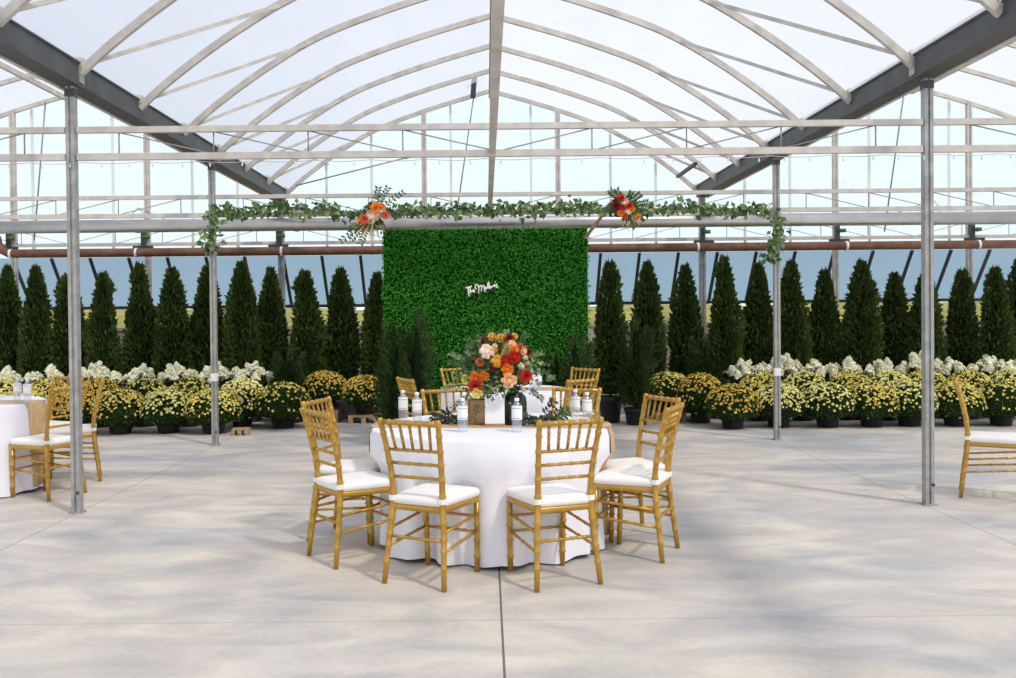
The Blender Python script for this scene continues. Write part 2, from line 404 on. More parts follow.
for s, xg, lb in ((-1, XL, 'dark steel roof gutter running back above the posts on the left'), (1, XR, 'dark steel roof gutter running back above the posts on the right')):
    mb = MB()
    prof = [(-.085, 3.25), (.085, 3.25), (.085, 3.262), (.075, 3.268), (.075, 3.41), (.09, 3.42), (.09, 3.432), (-.09, 3.432), (-.09, 3.42), (-.075, 3.41), (-.075, 3.268), (-.085, 3.262)]
    n = len(prof); vs = [(xg + a, y, z) for y in (Y0, YB + .02) for a, z in prof]
    mb.add(vs, [tuple(range(n)), tuple(range(2 * n - 1, n - 1, -1))] + [((i + 1) % n, i, i + n, (i + 1) % n + n) for i in range(n)])
    g = tag(mb.obj('roof_gutter', M['gutter']), lb, 'gutter', 'roof gutters')
    for y in (7.16, 10.82):
        for q in (-1, 1): mb = MB(); mb.box((xg + q * .080, y, 3.34), (.014, .08, .13)); mb.obj('splice_plate', M['galv'], g)
    mb = MB(); mb.box((xg + s * .088, (Y0 + YB) / 2, 3.247), (.03, YB - Y0, .012)); mb.obj('drip_lip', M['hoopm'], g)

def hoop(bx, y, label, brace=True):
    mb = MB(); pts = [Vector((bx + x, y, z)) for x, z in AP]
    # rolled rectangular tube: 4-sided, flat to the arch
    k = len(pts); vs = []
    for i, p in enumerate(pts):
        t = (pts[min(k - 1, i + 1)] - pts[max(0, i - 1)]).normalized(); nn = Vector((-t.z, 0, t.x))
        for a, b in ((-.02, -.035), (.02, -.035), (.02, .025), (-.02, .025)): vs.append(p + Vector((0, a, 0)) + nn * b)
    fs = [(i * 4 + j, i * 4 + (j + 1) % 4, i * 4 + 4 + (j + 1) % 4, i * 4 + 4 + j) for i in range(k - 1) for j in range(4)] + [(3, 2, 1, 0), (k * 4 - 4, k * 4 - 3, k * 4 - 2, k * 4 - 1)]
    mb.add(vs, fs)
    o = tag(mb.obj('roof_hoop', M['hoopm']), label, 'roof hoop', 'curved roof hoops')
    if brace:
        for s in (-1, 1):
            zz = min(AP, key=lambda p: abs(p[0] - 1.9))[1]
            mb = MB(); mb.bar((bx + s * 3.06, y + .03, 3.45), (bx + s * 1.92, y + 1.20, zz - .03), .032, .032); mb.obj('wind_brace', M['hoopm'], o)
    for s in (-1, 1):
        mb = MB(); mb.box((bx + s * 3.165, y, 3.43), (.05, .06, .07)); mb.obj('foot_bracket', M['hoopm'], o)
    return o
for k in range(-1, 7):
    hoop(XC, 7.16 + 1.22 * k, 'curved steel roof hoop over the middle bay, %s forward from the back gable' % ORD[6 - k], k < 6)
for nm, bx in BAYS[1:]:
    for k in range(0, 7):
        hoop(bx, 7.16 + 1.22 * k, 'curved steel roof hoop over the %s side bay, %s forward from the back gable' % (nm, ORD[6 - k]), k < 6)
for nm, bx in BAYS:
    mb = MB(); mb.bar((bx, Y0, 4.84), (bx, YB, 4.84), .05, .07); tag(mb.obj('ridge_purlin', M['hoopm'] if nm != 'middle' else M['galv']), 'ridge tube at the top of the %s roof bay' % (nm if nm == 'middle' else nm + ' hand'), 'ridge tube', 'ridge tubes')
mb = MB(); mb.bar((.06, Y0, 2.735), (.06, 10.86, 2.735), .05, .05); tag(mb.obj('overhead_rail', M['hoopm']), 'long square rail running back overhead through the trusses down the middle', 'rail')

def truss(y, x0, x1, bx, label):
    zb, hh = {0: (2.715, .205), 1: (2.655, .21), 2: (2.60, .22)}[0 if y < 9 else 1 if y < 12 else 2]
    o = thing('roof_truss', (bx, y, zb), 0, label, 'truss', 'light steel trusses between the posts')
    a, b = x0 - bx, x1 - bx; m = M['galv_light']
    mb = MB(); mb.bar((a, 0, hh), (b, 0, hh), .045, .045); mb.obj('top_chord', m, o)
    mb = MB(); mb.bar((a, 0, 0), (b, 0, 0), .045, .05); mb.obj('bottom_chord', m, o)
    xs = [-.72 * i for i in (4, 3, 2, 1)] + [0] + [.72 * i for i in (1, 2, 3, 4)]
    for x in xs:
        if a < x < b and x != 0: mb = MB(); mb.tube([(x, 0, .01), (x, 0, hh - .01)], .0055, 6); mb.obj('upright', M['wire'], o)
    for i in range(4):
        for s in (-1, 1):
            xa, xb_ = s * .72 * (i + 1), s * .72 * i
            if a < xa < b: mb = MB(); mb.tube([(xa, 0, hh - .02), (xb_, 0, .015)], .005, 6); mb.obj('diagonal', M['wire'], o)
    return o
wh = {7.16: 'near row of posts', 10.82: 'second row of posts under the garland', YB: 'back wall behind the silver pipe'}
for y in YT:
    yy = y if y < 14 else y - .10
    for nm, bx in BAYS:
        truss(yy, bx - HB + .045, bx + HB - (.005 if nm == 'middle' else .045), bx, 'light steel truss in the %s bay at the %s' % (nm, wh[y]))

# string of tiny bulbs under the near truss
sl = thing('string_light', (0, 7.16, 2.675), 0, 'string of tiny clear bulbs hung under the nearest truss', 'string lights')
mb = MB(); pts = []
for i in range(121):
    x = -5.2 + 10.4 * i / 120
    pts.append((x, -.03, -.004 - .012 * abs(math.sin(i * PI / 5))))
mb.tube(pts, .0025, 4); mb.obj('cord', M['galv_light'], sl)
bm_ = None
for i in range(48):
    x = -5.1 + 10.2 * i / 47 + R.uniform(-.03, .03)
    if bm_ is None:
        mb = MB(); mb.lathe([(.003, 0), (.004, -.008), (.007, -.018), (.006, -.026), (.002, -.032)], n=7); bm_ = mb.obj('bulb', M['bulb'], sl); o = bm_
    else:
        o = bm_.copy(); C.objects.link(o)
    o.location = (x, -.03, -.008 - R.uniform(0, .012))

# pipes under the back truss
mb = MB(); mb.tube([(-9.6, 13.0, 2.75), (9.8, 13.0, 2.75)], .09, 20); sp = tag(mb.obj('silver_pipe', M['silver']), 'wide silver pipe running across behind the garland', 'pipe')
for x in (-7.0, -4.8, -2.6, -.4, 1.8, 4.0, 6.2):
    mb = MB(); mb.tube([(x + .1 * math.cos(a), 13.0, 2.75 + .095 * math.sin(a)) for a in [PI * k / 8 for k in range(-8, 1)]], .007, 5); mb.tube([(x - .1, 13.0, 2.75), (x - .1, 13.0, 2.9), (x, 13.0, 3.0)], .006, 5); mb.tube([(x + .1, 13.0, 2.75), (x + .1, 13.0, 2.9), (x, 13.0, 3.0), (x, YB - .14, 3.0 - .06)], .006, 5); mb.obj('pipe_hanger', M['wire'], sp)
mb = MB(); mb.tube([(-7.4, 14.22, 2.72), (-7.38, 14.22, 2.62), (-7.33, 14.22, 2.53), (-7.22, 14.22, 2.475), (-7.1, 14.22, 2.465), (9.8, 14.22, 2.465)], .066, 16); bp_ = tag(mb.obj('brown_pipe', M['rust']), 'rust brown heating pipe running along the top of the back wall', 'pipe')
for x in (-7.2, -3.1, -6.0 + .7, 3.2, 5.45, 7.45):
    mb = MB(); mb.tube([(x, 14.22, 2.465), (x + .035, 14.22, 2.465)], .072, 16); mb.obj('clamp', M['tape'], bp_)
for i, dx in enumerate((-7.36, -5.30, -3.24, 3.24, 5.30, 7.36)):
    o = thing('pipe_bracket', (XC + dx, 14.36, 2.465), 0, 'dark bracket holding the brown pipe to the %s back wall post from the left' % ORD[i], 'bracket', 'dark pipe brackets on the back posts')
    mb = MB(); mb.box((-.02, 0, .16), (.06, .09, .34)); mb.obj('plate', M['dark'], o)
    mb = MB(); mb.bar((-.16, -.06, .085), (.14, -.06, .085), .045, .05); mb.obj('arm', M['dark'], o)
    mb = MB(); mb.tube([(-.02, -.05, .24), (.09, -.07, .24)], .03, 8); mb.obj('knob', M['eucdark'], o)

for nm, px0, py0, px1, py1 in (('middle', 474, 97, 453, 240), ('left', 47, 103, 35, 240), ('right', 903, 92, 884, 232)):
    a, b = P(px0, py0, 13.9), P(px1, py1, 14.35)
    o = thing('crank_rod', a, 0, 'thin vent crank rod hanging slantwise in front of the %s gable' % nm, 'rod', 'vent crank rods')
    mb = MB(); mb.tube([(0, 0, 0), b - a], .011, 6); mb.obj('rod', M['wire'], o)
    if nm == 'middle': mb = MB(); mb.box((0, 0, .15), (.075, .08, .34), Matrix.Rotation(math.radians(5), 3, 'Y')); mb.obj('gear_box', M['dark'], o)
for (a, b, lb) in ((P(296, 186, 14.3), P(405, 158.5, 14.3), 'thin loose rod reaching out from the left gutter end'),):
    mb = MB(); mb.tube([a, b], .011, 6); mb.tube([b, b + (b - a).normalized() * .06], .02, 6); tag(mb.obj('brace_rod', M['wire']), lb, 'rod')
mb = MB(); mb.bar((2.975, 13.24, 3.575), (2.975, 14.50, 3.575), .05, .04); tag(mb.obj('dark_strut', M['dark']), 'short dark strut between the last roof hoops by the right gutter end', 'strut')

# ------------------------------------------------------------------ gold chairs
def node_tube(mb, a, b, r, nodes, n=8):
    a, b = Vector(a), Vector(b); pts, rs = [], []
    ts = [(0, r)]
    for t in nodes: ts += [(t - .018, r), (t - .007, r * 1.32), (t + .007, r * 1.32), (t + .018, r)]
    ts.append((1, r))
    for t, q in ts: pts.append(a.lerp(b, t)); rs.append(q)
    mb.tube(pts, rs, n)
def make_chair():
    o = thing('banquet_chair')
    for s in (-1, 1):
        mb = MB(); pts, rs = [], []
        keys = [(0, .192, -.245, .0155), (.15, .182, -.228, .0165), (.30, .172, -.208, .0175), (.43, .160, -.195, .0185), (.52, .158, -.195, .0180), (.62, .162, -.207, .017), (.75, .171, -.235, .016), (.86, .180, -.264, .0155), (.925, .185, -.283, .015)]
        nz = [.12, .21, .27, .36, .50, .596, .675, .75, .84, .905]
        zs = sorted(set([k[0] for k in keys] + [z + d for z in nz for d in (-.012, -.005, .005, .012)]))
        for z in zs:
            for i in range(len(keys) - 1):
                if keys[i][0] <= z <= keys[i + 1][0]:
                    t = (z - keys[i][0]) / (keys[i + 1][0] - keys[i][0]); t2 = t
                    x, y, r = (keys[i][q] + (keys[i + 1][q] - keys[i][q]) * t2 for q in (1, 2, 3)); break
            if any(abs(z - q) < .0085 for q in nz): r *= 1.22
            pts.append((s * x, y, z)); rs.append(r)
        mb.tube(pts, rs, 8); mb.obj('rear_leg', M['gold'], o)
        mb = MB(); node_tube(mb, (s * .166, .185, 0), (s * .174, .172, .44), .0165, [.2, .42, .62, .8]); mb.obj('front_leg', M['gold'], o)
        for z in (.205, .305):
            mb = MB(); t = (.43 - z) / .43
            node_tube(mb, (s * (.160 + .04 * t), -.195 - .05 * t, z), (s * .170, .178, z + .035), .0085, [.25, .5, .75], 6); mb.obj('side_stretcher', M['gold'], o)
        mb = MB(); mb.box((s * .158, -.196, .475), (.046, .046, .028), bev=.012); mb.obj('cushion_strap', M['cushion'], o)
    for z in (.235, .325):
        mb = MB(); node_tube(mb, (-.170, .178, z), (.170, .178, z), .0085, [.25, .5, .75], 6); mb.obj('front_stretcher', M['gold'], o)
    mb = MB(); node_tube(mb, (-.178, -.215, .262), (.178, -.215, .262), .009, [.2, .4, .6, .8], 6); mb.obj('rear_stretcher', M['gold'], o)
    # seat: tapered frame with a rounded front
    def plan(sc, n=10):
        ring = []
        cr = [(-.165, -.205), (.165, -.205), (.192, .20), (-.192, .20)]
        for i in range(4):
            p, q, r_ = Vector(cr[i - 1]), Vector(cr[i]), Vector(cr[(i + 1) % 4]); rr = .05 if i >= 2 else .02
            a = q + (p - q).normalized() * rr; b = q + (r_ - q).normalized() * rr
            for k in range(n // 2 + 1):
                t = k / (n // 2); m_ = a * (1 - t) ** 2 + q * 2 * t * (1 - t) + b * t * t; ring.append((m_.x * sc, m_.y * sc))
        return ring
    def slab(layers):
        mb = MB(); vs = []; n = None
        for sc, z in layers:
            rg = plan(sc); n = len(rg); vs += [(x, y, z) for x, y in rg]
        k = len(layers)
        fs = [(i * n + j, i * n + (j + 1) % n, (i + 1) * n + (j + 1) % n, (i + 1) * n + j) for i in range(k - 1) for j in range(n)] + [tuple(range(n - 1, -1, -1)), tuple(range((k - 1) * n, k * n))]
        mb.add(vs, fs, True); return mb
    slab([(.96, .408), (1, .412), (1, .438), (.97, .441)]).obj('seat', M['gold'], o)
    slab([(.95, .440), (1.0, .448), (1.025, .462), (1.02, .476), (.97, .488), (.85, .495), (.5, .499)]).obj('cushion', M['cushion'], o)
    mb = MB(); node_tube(mb, (-.196, -.2770, .905), (.196, -.2770, .905), .0145, [.17, .335, .5, .665, .83]); mb.obj('top_rail', M['gold'], o)
    for z, x, y in ((.75, .171, -.235), (.674, .166, -.219), (.596, .160, -.204)):
        mb = MB(); node_tube(mb, (-x, y, z), (x, y, z), .0095, [.2, .4, .6, .8], 6); mb.obj('back_rail', M['gold'], o)
    for k in range(5):
        t = (k - 2) / 2
        mb = MB(); node_tube(mb, (t * .112, -.235, .75), (t * .126, -.276, .90), .0082, [.3, .5, .7], 6); mb.obj('spindle', M['gold'], o)
    return o
CHAIRS = []
proto = None
def chair(bx, by, fx, fy, label, group):
    global proto
    l = math.hypot(fx, fy); fx, fy = fx / l, fy / l
    if proto is None: proto = make_chair(); o = proto
    else: o = dup(proto)
    o.location = (bx + .235 * fx, by + .235 * fy, 0); o.rotation_euler = (0, 0, math.atan2(-fx, fy))
    tag(o, label, 'chair', group); CHAIRS.append((o.location.x, o.location.y, fx, fy)); return o
g1, g2, g3 = 'gold chairs around the centre table', 'gold chairs around the table by the backdrop', 'gold chairs around the table by the mums'
chair(-.405, 5.13, .46, .887, 'gold chair with its back to us at the floral table, left of the two', g1)
chair(.435, 5.09, -.36, .93, 'gold chair with its back to us at the floral table, right of the two', g1)
chair(-1.0, 5.67, .82, .57, 'gold chair side on at the left of the floral table, nearer of two', g1)
chair(-1.12, 6.38, .95, -.30, 'gold chair at the left of the floral table, half hidden by another chair', g1)
chair(1.11, 5.75, -.9, .42, 'gold chair side on at the right of the floral table, nearer of two', g1)
chair(1.155, 6.37, -.9, -.43, 'gold chair at the right of the floral table, half hidden by another chair', g1)
chair(-.30, 7.14, .35, -.94, 'gold chair facing us behind the floral table, left of the flowers', g1)
chair(.67, 7.12, -.40, -.91, 'gold chair facing us behind the floral table, beyond the two side water bottles', g1)
chair(-.69, 8.40, .90, .44, 'gold chair slanted by the far table, showing above the two left water bottles', g2)
chair(-.30, 9.90, .60, -.80, 'gold chair farthest back on the left, before the green backdrop beside the flowers', g2)
chair(.80, 8.12, -.67, .74, 'gold chair at the near right of the far table, middle one of three overlapping', g2)
chair(.99, 9.65, -.75, -.66, 'gold chair farthest back on the right, last of three overlapping', g2)
chair(-3.51, 7.80, -.92, .38, 'gold chair with white seat in front of the side table, nearest the steel post', g3)
chair(-4.10, 9.12, -.4, -.92, 'gold chair behind the side table, seen between a chair and the steel post', g3)
chair(-3.61, 8.70, -.92, -.38, 'gold chair seen edge on beside the mums, past the near left post', g3)
chair(3.845, 7.58, .89, -.45, 'lone gold chair with shaded seat at the right edge, before the mums', 'lone gold chair')

# ------------------------------------------------------------------ tables with cloths and runners
def make_table(cx, cy, r0, chairs, ang, ph, tl, cl, rl, fold=.034):
    t = thing('round_table', (cx, cy, 0), 0, tl, 'table', 'round banquet tables')
    mb = MB(); mb.lathe([(r0 - .03, .725), (r0 - .015, .73), (r0 - .012, .745), (r0 - .02, .752)], n=48); mb.obj('tabletop', M['wood'], t)
    for k in range(4):
        a = PI / 4 + k * PI / 2; mb = MB(); mb.tube([(.34 * math.cos(a), .34 * math.sin(a), 0), (.34 * math.cos(a), .34 * math.sin(a), .725)], .016, 8); mb.obj('leg', M['galv'], t)
    N = 180; zs = [.757, .750, .738, .71, .66, .60, .54, .49, .44, .36, .28, .20, .12, .06, .015]
    push = [0.0] * N
    for i in range(N):
        th = 2 * PI * i / N; r = r0 + .03
        while r > r0 - .05:
            x, y = cx + r * math.cos(th), cy + r * math.sin(th); hit = False
            for (ax, ay, fx, fy) in chairs:
                dx, dy = x - ax, y - ay; ly = dx * fx + dy * fy; lx = dx * fy - dy * fx
                if abs(lx) < .205 and -.2 < ly < .212: hit = True; break
            if not hit: break
            r -= .01
        push[i] = r0 + .03 - r
    push = [max(push[(i + d) % N] for d in (-1, 0, 1)) for i in range(N)]
    for _ in range(4): push = [max(push[i], (push[i - 1] + push[i] + push[(i + 1) % N]) / 3) for i in range(N)]
    def rad(i, z):
        th = 2 * PI * i / N; q = max(0, (.757 - z) / .757)
        f = .5 * math.sin(13 * th + ph) + .5 * math.sin(21 * th + 2.1 * ph + .8 * math.sin(3 * th)) + .3 * math.sin(6 * th - ph)
        f = f if f < 0 else f * 1.1
        edge = 0 if z > .735 else .012
        e = 0 if z > .60 else min(1, (.60 - z) / .10)
        e = e * e * (3 - 2 * e)
        return max(.33, r0 + edge + .018 * q + fold * q ** .8 * f - push[i] * e)
    mb = MB(); vs = [(0, 0, .757)]; fs = []
    rings = [(.35, .757), (.6, .757), (.8, .757), (.95, .757)]
    for s, z in rings: vs += [(s * r0 * math.cos(2 * PI * i / N), s * r0 * math.sin(2 * PI * i / N), z) for i in range(N)]
    for z in zs:
        for i in range(N):
            a = 2 * PI * i / N; r = rad(i, z) - (.012 if z > .755 else 0)
            zz = z if z > .1 else z + .012 * math.sin(9 * a + ph) * (1 - z / .1) + .004
            vs.append((r * math.cos(a), r * math.sin(a), max(.006, zz)))
    K = len(rings) + len(zs)
    fs += [(0, 1 + i, 1 + (i + 1) % N) for i in range(N)]
    for k in range(K - 1):
        for i in range(N): fs.append((1 + k * N + i, 1 + (k + 1) * N + i, 1 + (k + 1) * N + (i + 1) % N, 1 + k * N + (i + 1) % N))
    mb.add(vs, fs, True); c = mb.obj('tablecloth', M['cloth'], None, (cx, cy, 0)); tag(c, cl, 'tablecloth', 'white floor length tablecloths')
    # runner: over the top along ang, hanging down both ends
    mb = MB(); W = .17; rows = []; nw = 8
    def drop(side):
        out = []
        for z in [.757, .750, .738, .71, .66, .60, .54, .49, .44, .36, .28, .20, .12, .05]:
            row = []
            for j in range(nw + 1):
                u = -W + 2 * W * j / nw
                a0 = ang + (0 if side > 0 else PI); a = a0 + (math.asin(u / r0)) * side
                fi = (a / (2 * PI) * N) % N; i0 = int(fi); t_ = fi - i0
                r = max(rad(i0 % N, z), rad((i0 + 1) % N, z)) + .007
                row.append((r * math.cos(a), r * math.sin(a), z + .004 if z > .74 else z))
            out.append(row)
        return out
    A = drop(-1); B = drop(1)
    rows = list(reversed(A))
    for k in range(1, 8):
        q = k / 8
        rows.append([tuple(Vector(A[0][j]).lerp(Vector(B[0][j]), q)) for j in range(nw + 1)])
    rows += B
    vs = [p for rw in rows for p in rw]; n = nw + 1
    mb.add([(x, y, z if z < .745 else .7615) for x, y, z in vs], [(i * n + j, i * n + j + 1, (i + 1) * n + j + 1, (i + 1) * n + j) for i in range(len(rows) - 1) for j in range(nw)], True)
    o = mb.obj('table_runner', M['burlap'], None, (cx, cy, 0)); tag(o, rl, 'table runner', 'tan table runners')
    sm_ = o.modifiers.new('thickness', 'SOLIDIFY'); sm_.thickness = .003; sm_.offset = 1
    return c
make_table(.025, 6.22, .785, CHAIRS[0:8], math.radians(-6), 2.2, 'round banquet table under the white cloth with the big flower arrangement', 'white tablecloth reaching the floor on the table with the big flower arrangement', 'tan runner across the table with the big flower arrangement', .052)
make_table(.18, 9.12, .62, CHAIRS[8:12], math.radians(-4), 1.9, 'smaller round table before the backdrop, behind the flower table', 'white tablecloth on the farther table before the green backdrop', 'tan runner on the farther table before the green backdrop')
make_table(-4.70, 8.2, .77, CHAIRS[12:15], math.radians(0), 3.1, 'round banquet table cut by the left edge, near the mums', 'white tablecloth on the table at the left edge', 'tan runner hanging down the table at the left edge')

# ------------------------------------------------------------------ water bottles
def make_bottle():
    o = thing('water_bottle')
    mb = MB(); mb.lathe([(.026, 0), (.031, .004), (.0325, .012), (.031, .025), (.0325, .038), (.031, .050), (.0325, .06), (.0325, .145), (.030, .158), (.022, .175), (.0135, .186), (.0125, .192), (.0125, .200)], n=18); mb.obj('body', M['clear'], o)
    mb = MB(); mb.lathe([(.0333, .078), (.0333, .158), (.0318, .164)], n=18, close=False); lb = mb.obj('bottle_label', M['white'], o)
    mb = MB()
    for k in range(18):
        a = -PI / 2 + (k - 9) * .12
        if k % 4 == 3: continue
        for z, h in ((.084, .006), (.145, .006)):
            mb.add([(.0336 * math.cos(a), .0336 * math.sin(a), z), (.0336 * math.cos(a + .09), .0336 * math.sin(a + .09), z), (.0336 * math.cos(a + .09), .0336 * math.sin(a + .09), z + h), (.0336 * math.cos(a), .0336 * math.sin(a), z + h)], [(0, 1, 2, 3)])
    mb.obj('print', M['print_'], lb)
    mb = MB(); mb.lathe([(.0145, .192), (.0148, .194), (.0148, .209), (.013, .211)], n=14); mb.obj('cap', M['white'], o)
    return o
pb = None
for (x, y, lb, g) in (
    (-.58, 6.50, 'water bottle over the front left chair of the floral table, left of a pair', 1),
    (-.47, 6.32, 'water bottle over the front left chair of the floral table, right of a pair', 1),
    (-.152, 5.86, 'water bottle standing just in front of the amber vase', 1),
    (.187, 5.83, 'water bottle standing just in front of the dark green vase', 1),
    (.607, 6.42, 'water bottle over the front right chair of the floral table, left of a pair', 1),
    (.663, 6.20, 'water bottle over the front right chair of the floral table, right of a pair', 1),
    (.50, 9.0, 'water bottle on the farther table, the right one of two beside the flowers', 2),
    (.43, 8.68, 'water bottle on the farther table, the left one of two beside the flowers', 2),
    (-4.13, 8.25, 'water bottle on the table at the left edge, the one closer to the edge', 3),
    (-3.97, 8.10, 'water bottle on the table at the left edge, the one closer to the gold chair', 3)):
    if pb is None: pb = make_bottle(); o = pb
    else: o = dup(pb)
    o.location = (x, y, .7585); o.rotation_euler = (0, 0, R.uniform(-.5, .5)); tag(o, lb, 'bottle', 'water bottles on the tables')

# ------------------------------------------------------------------ flowers
def bloom_mesh(kind, m):
    mb = MB(); rr = random.Random(hash(kind) % 1000 if False else len(kind))
    if kind == 'rose':
        mb.lathe([(.02, -.30), (.30, -.22), (.36, .0), (.30, .18), (.16, .27), (.03, .29)], n=10)
        for k in range(16):                          # tight spiral in the middle
            a = k * .9; q = .04 + .021 * k; rad_ = Vector((math.cos(a), math.sin(a), 0)); tan_ = Vector((-math.sin(a), math.cos(a), 0)); h = .40 - .016 * k
            b0 = rad_ * q + Vector((0, 0, h - .22)); t0 = rad_ * (q + .03) + Vector((0, 0, h))
            mb.add([b0 - tan_ * .13, b0 + tan_ * .13, t0 + tan_ * .12, t0 + rad_ * .02 + Vector((0, 0, .02)), t0 - tan_ * .12], [(0, 1, 2, 3, 4)])
        for ring, (n, r0, h, tilt, sz) in enumerate([(5, .30, .40, .25, .42), (6, .38, .28, .50, .46), (7, .46, .14, .80, .46), (7, .50, .0, 1.15, .46)]):
            for k in range(n):
                a = 2 * PI * (k + .5 * (ring % 2)) / n + ring * .3 + rr.uniform(-.2, .2); sz_ = sz; sz = sz_ * rr.uniform(.85, 1.15); tl_ = tilt; tilt = tl_ + rr.uniform(-.15, .2); ca, sa = math.cos(a), math.sin(a)
                rad_ = Vector((ca, sa, 0)); tan_ = Vector((-sa, ca, 0)); up_ = Vector((0, 0, 1)) * math.cos(tilt) + rad_ * math.sin(tilt)
                p = rad_ * r0 + Vector((0, 0, h - .45)); vs = []
                for i in range(4):
                    t = i / 3; wv = sz * (.45 + .75 * math.sin(PI * (.15 + .6 * t)))
                    for j in (-1, 0, 1):
                        vs.append(p + up_ * (sz * t) + tan_ * (wv * .5 * j) - rad_ * (.10 * sz * abs(j)) + rad_ * (.18 * sz * t * t))
                mb.add(vs, [(i * 3 + j, i * 3 + j + 1, i * 3 + j + 4, i * 3 + j + 3) for i in range(3) for j in range(2)], True); sz, tilt = sz_, tl_
    else:                                            # dahlia / daisy like: many narrow petals
        for ring, (n, el, ln) in enumerate([(8, 1.25, .5), (11, .95, .65), (13, .62, .8), (15, .28, .95), (15, -.05, 1.0)]):
            for k in range(n):
                a = 2 * PI * (k + .5 * (ring % 2)) / n; d = Vector((math.cos(a) * math.cos(el), math.sin(a) * math.cos(el), math.sin(el)))
                mb.leaf(d * .08, d, Vector((0, 0, 1)), ln, .30, -.2)
    return mb.mesh('bloom', m)
BM = {}
def bloom(parent, kind, colr, p, d, size, name):
    key = (kind, colr)
    if key not in BM: BM[key] = bloom_mesh(kind, BL[colr])
    o = bpy.data.objects.new(name, BM[key]); C.objects.link(o); o.parent = parent
    o.location = p; o.scale = (size, size, size); o.rotation_euler = Vector(d).to_track_quat('Z', 'Y').to_euler()
    return o

AC = Vector((.075, 6.30, .757))
arr = thing('flower_arrangement', AC, 0, 'large orange, red and cream flower arrangement in a dark green glass vase', 'flower arrangement')
def loc(px, py, Y): return P(px, py, Y) - AC
vx = P(515, 424, 6.22).x - AC.x
mb = MB(); mb.lathe([(.068, .002), (.076, .008), (.080, .03), (.080, .15), (.074, .185), (.055, .21), (.042, .225), (.040, .245), (.046, .255), (.040, .255), (.036, .24), (.068, .18), (.074, .14), (.074, .03), (.06, .012)], (vx, -.10, 0), 28); mb.obj('vase', M['vase'], arr)
mb = MB()
for k in range(14):
    a = R.uniform(0, 2 * PI); q = R.uniform(.01, .05)
    mb.tube([(vx + q * math.cos(a), -.10 + q * math.sin(a), .02), (vx + .02 * math.cos(a), -.10 + .02 * math.sin(a), .24), (vx * .5 + R.uniform(-.15, .12), R.uniform(-.15, .1), .40)], .0035, 5)
mb.obj('stems', M['stem'], arr)
leaves = MB(); lv2 = MB()
ctr = Vector((-.01, -.02, .42))
for k in range(1300):
    d = Vector((R.gauss(0, 1), R.gauss(0, .8), R.gauss(0, 1))).normalized()
    if d.z < -.3: d.z *= .35; 
    q = R.uniform(.45, 1.0) ** .6
    p = ctr + Vector((d.x * .22 * q, d.y * .18 * q, d.z * .19 * q - .02))
    dd = (d + Vector((R.gauss(0, .5), R.gauss(0, .5), R.gauss(0, .5)))).normalized()
    (leaves if k % 3 else lv2).leaf(p, dd, Vector((R.gauss(0, 1), R.gauss(0, 1), R.gauss(0, 1))), R.uniform(.03, .065), R.uniform(.014, .03))
for (px, py, n_, sp) in ((478, 386, 150, .06), (500, 382, 170, .07), (518, 380, 120, .05), (490, 387, 120, .04), (466, 376, 90, .05), (530, 366, 80, .05)):
    c_ = P(px, py, 6.16) - AC
    for k in range(n_):
        (leaves if k % 3 else lv2).leaf(c_ + Vector((R.gauss(0, sp), R.gauss(0, .05), R.gauss(0, sp * .7))), (R.gauss(0, 1), R.gauss(-.3, .7), R.gauss(.3, .9)), Vector((R.gauss(0, 1), -1, R.gauss(0, 1))), R.uniform(.025, .055), R.uniform(.012, .024))
# sprigs that reach out
def sprig(mb, p, d, L, n, lw, droop=0.15):
    p = Vector(p); d = Vector(d).normalized(); pts = []
    for i in range(n + 1):
        t = i / n; q = p + d * (L * t) + Vector((0, 0, -droop * L * t * t)); pts.append(q)
        if i > 0:
            for s in (-1, 1):
                sd_ = d.cross(Vector((R.gauss(0, .4), -1, R.gauss(0, .4)))).normalized() * s
                mb.leaf(q, (d * .7 + sd_ + Vector((0, R.gauss(0, .4), 0))), Vector((R.gauss(0, .3), -1, R.gauss(0, .3))), lw * R.uniform(.8, 1.25), lw * .5)
    mb.tube(pts, .0022, 4)
for (px, py, dx, dz, L) in ((470, 366, -1, .35, .17), (466, 362, -.9, .7, .15), (474, 352, -.4, 1, .12), (462, 384, -1, -.1, .15), (533, 372, 1, .1, .13), (528, 358, 1, .5, .12), (530, 390, .8, -.5, .11), (505, 345, .1, 1, .13), (520, 345, .5, 1, .12), (490, 345, -.3, 1, .11), (468, 396, -.9, -.6, .14), (478, 402, -.3, -1, .12), (545, 380, .8, .3, .08), (512, 400, .2, -1, .10)):
    sprig(lv2 if R.random() < .35 else leaves, loc(px, py, 6.25), (dx, R.uniform(-.3, .1), dz), L * .85, 7, .028)
leaves.obj('foliage', M['eucdark'], arr); lv2.obj('eucalyptus_foliage', M['euc'], arr)
mb = MB()
for k in range(34):                                    # dried plume
    a = loc(500 + R.uniform(-3, 3), 366, 6.14); b = loc(510 + R.uniform(-5, 5), 343 + R.uniform(-4, 6), 6.14)
    mb.leaf(a, b - a, Vector((R.gauss(0, 1), -1, 0)), (b - a).length, .012)
mb.obj('dried_plume', M['wheat'], arr)
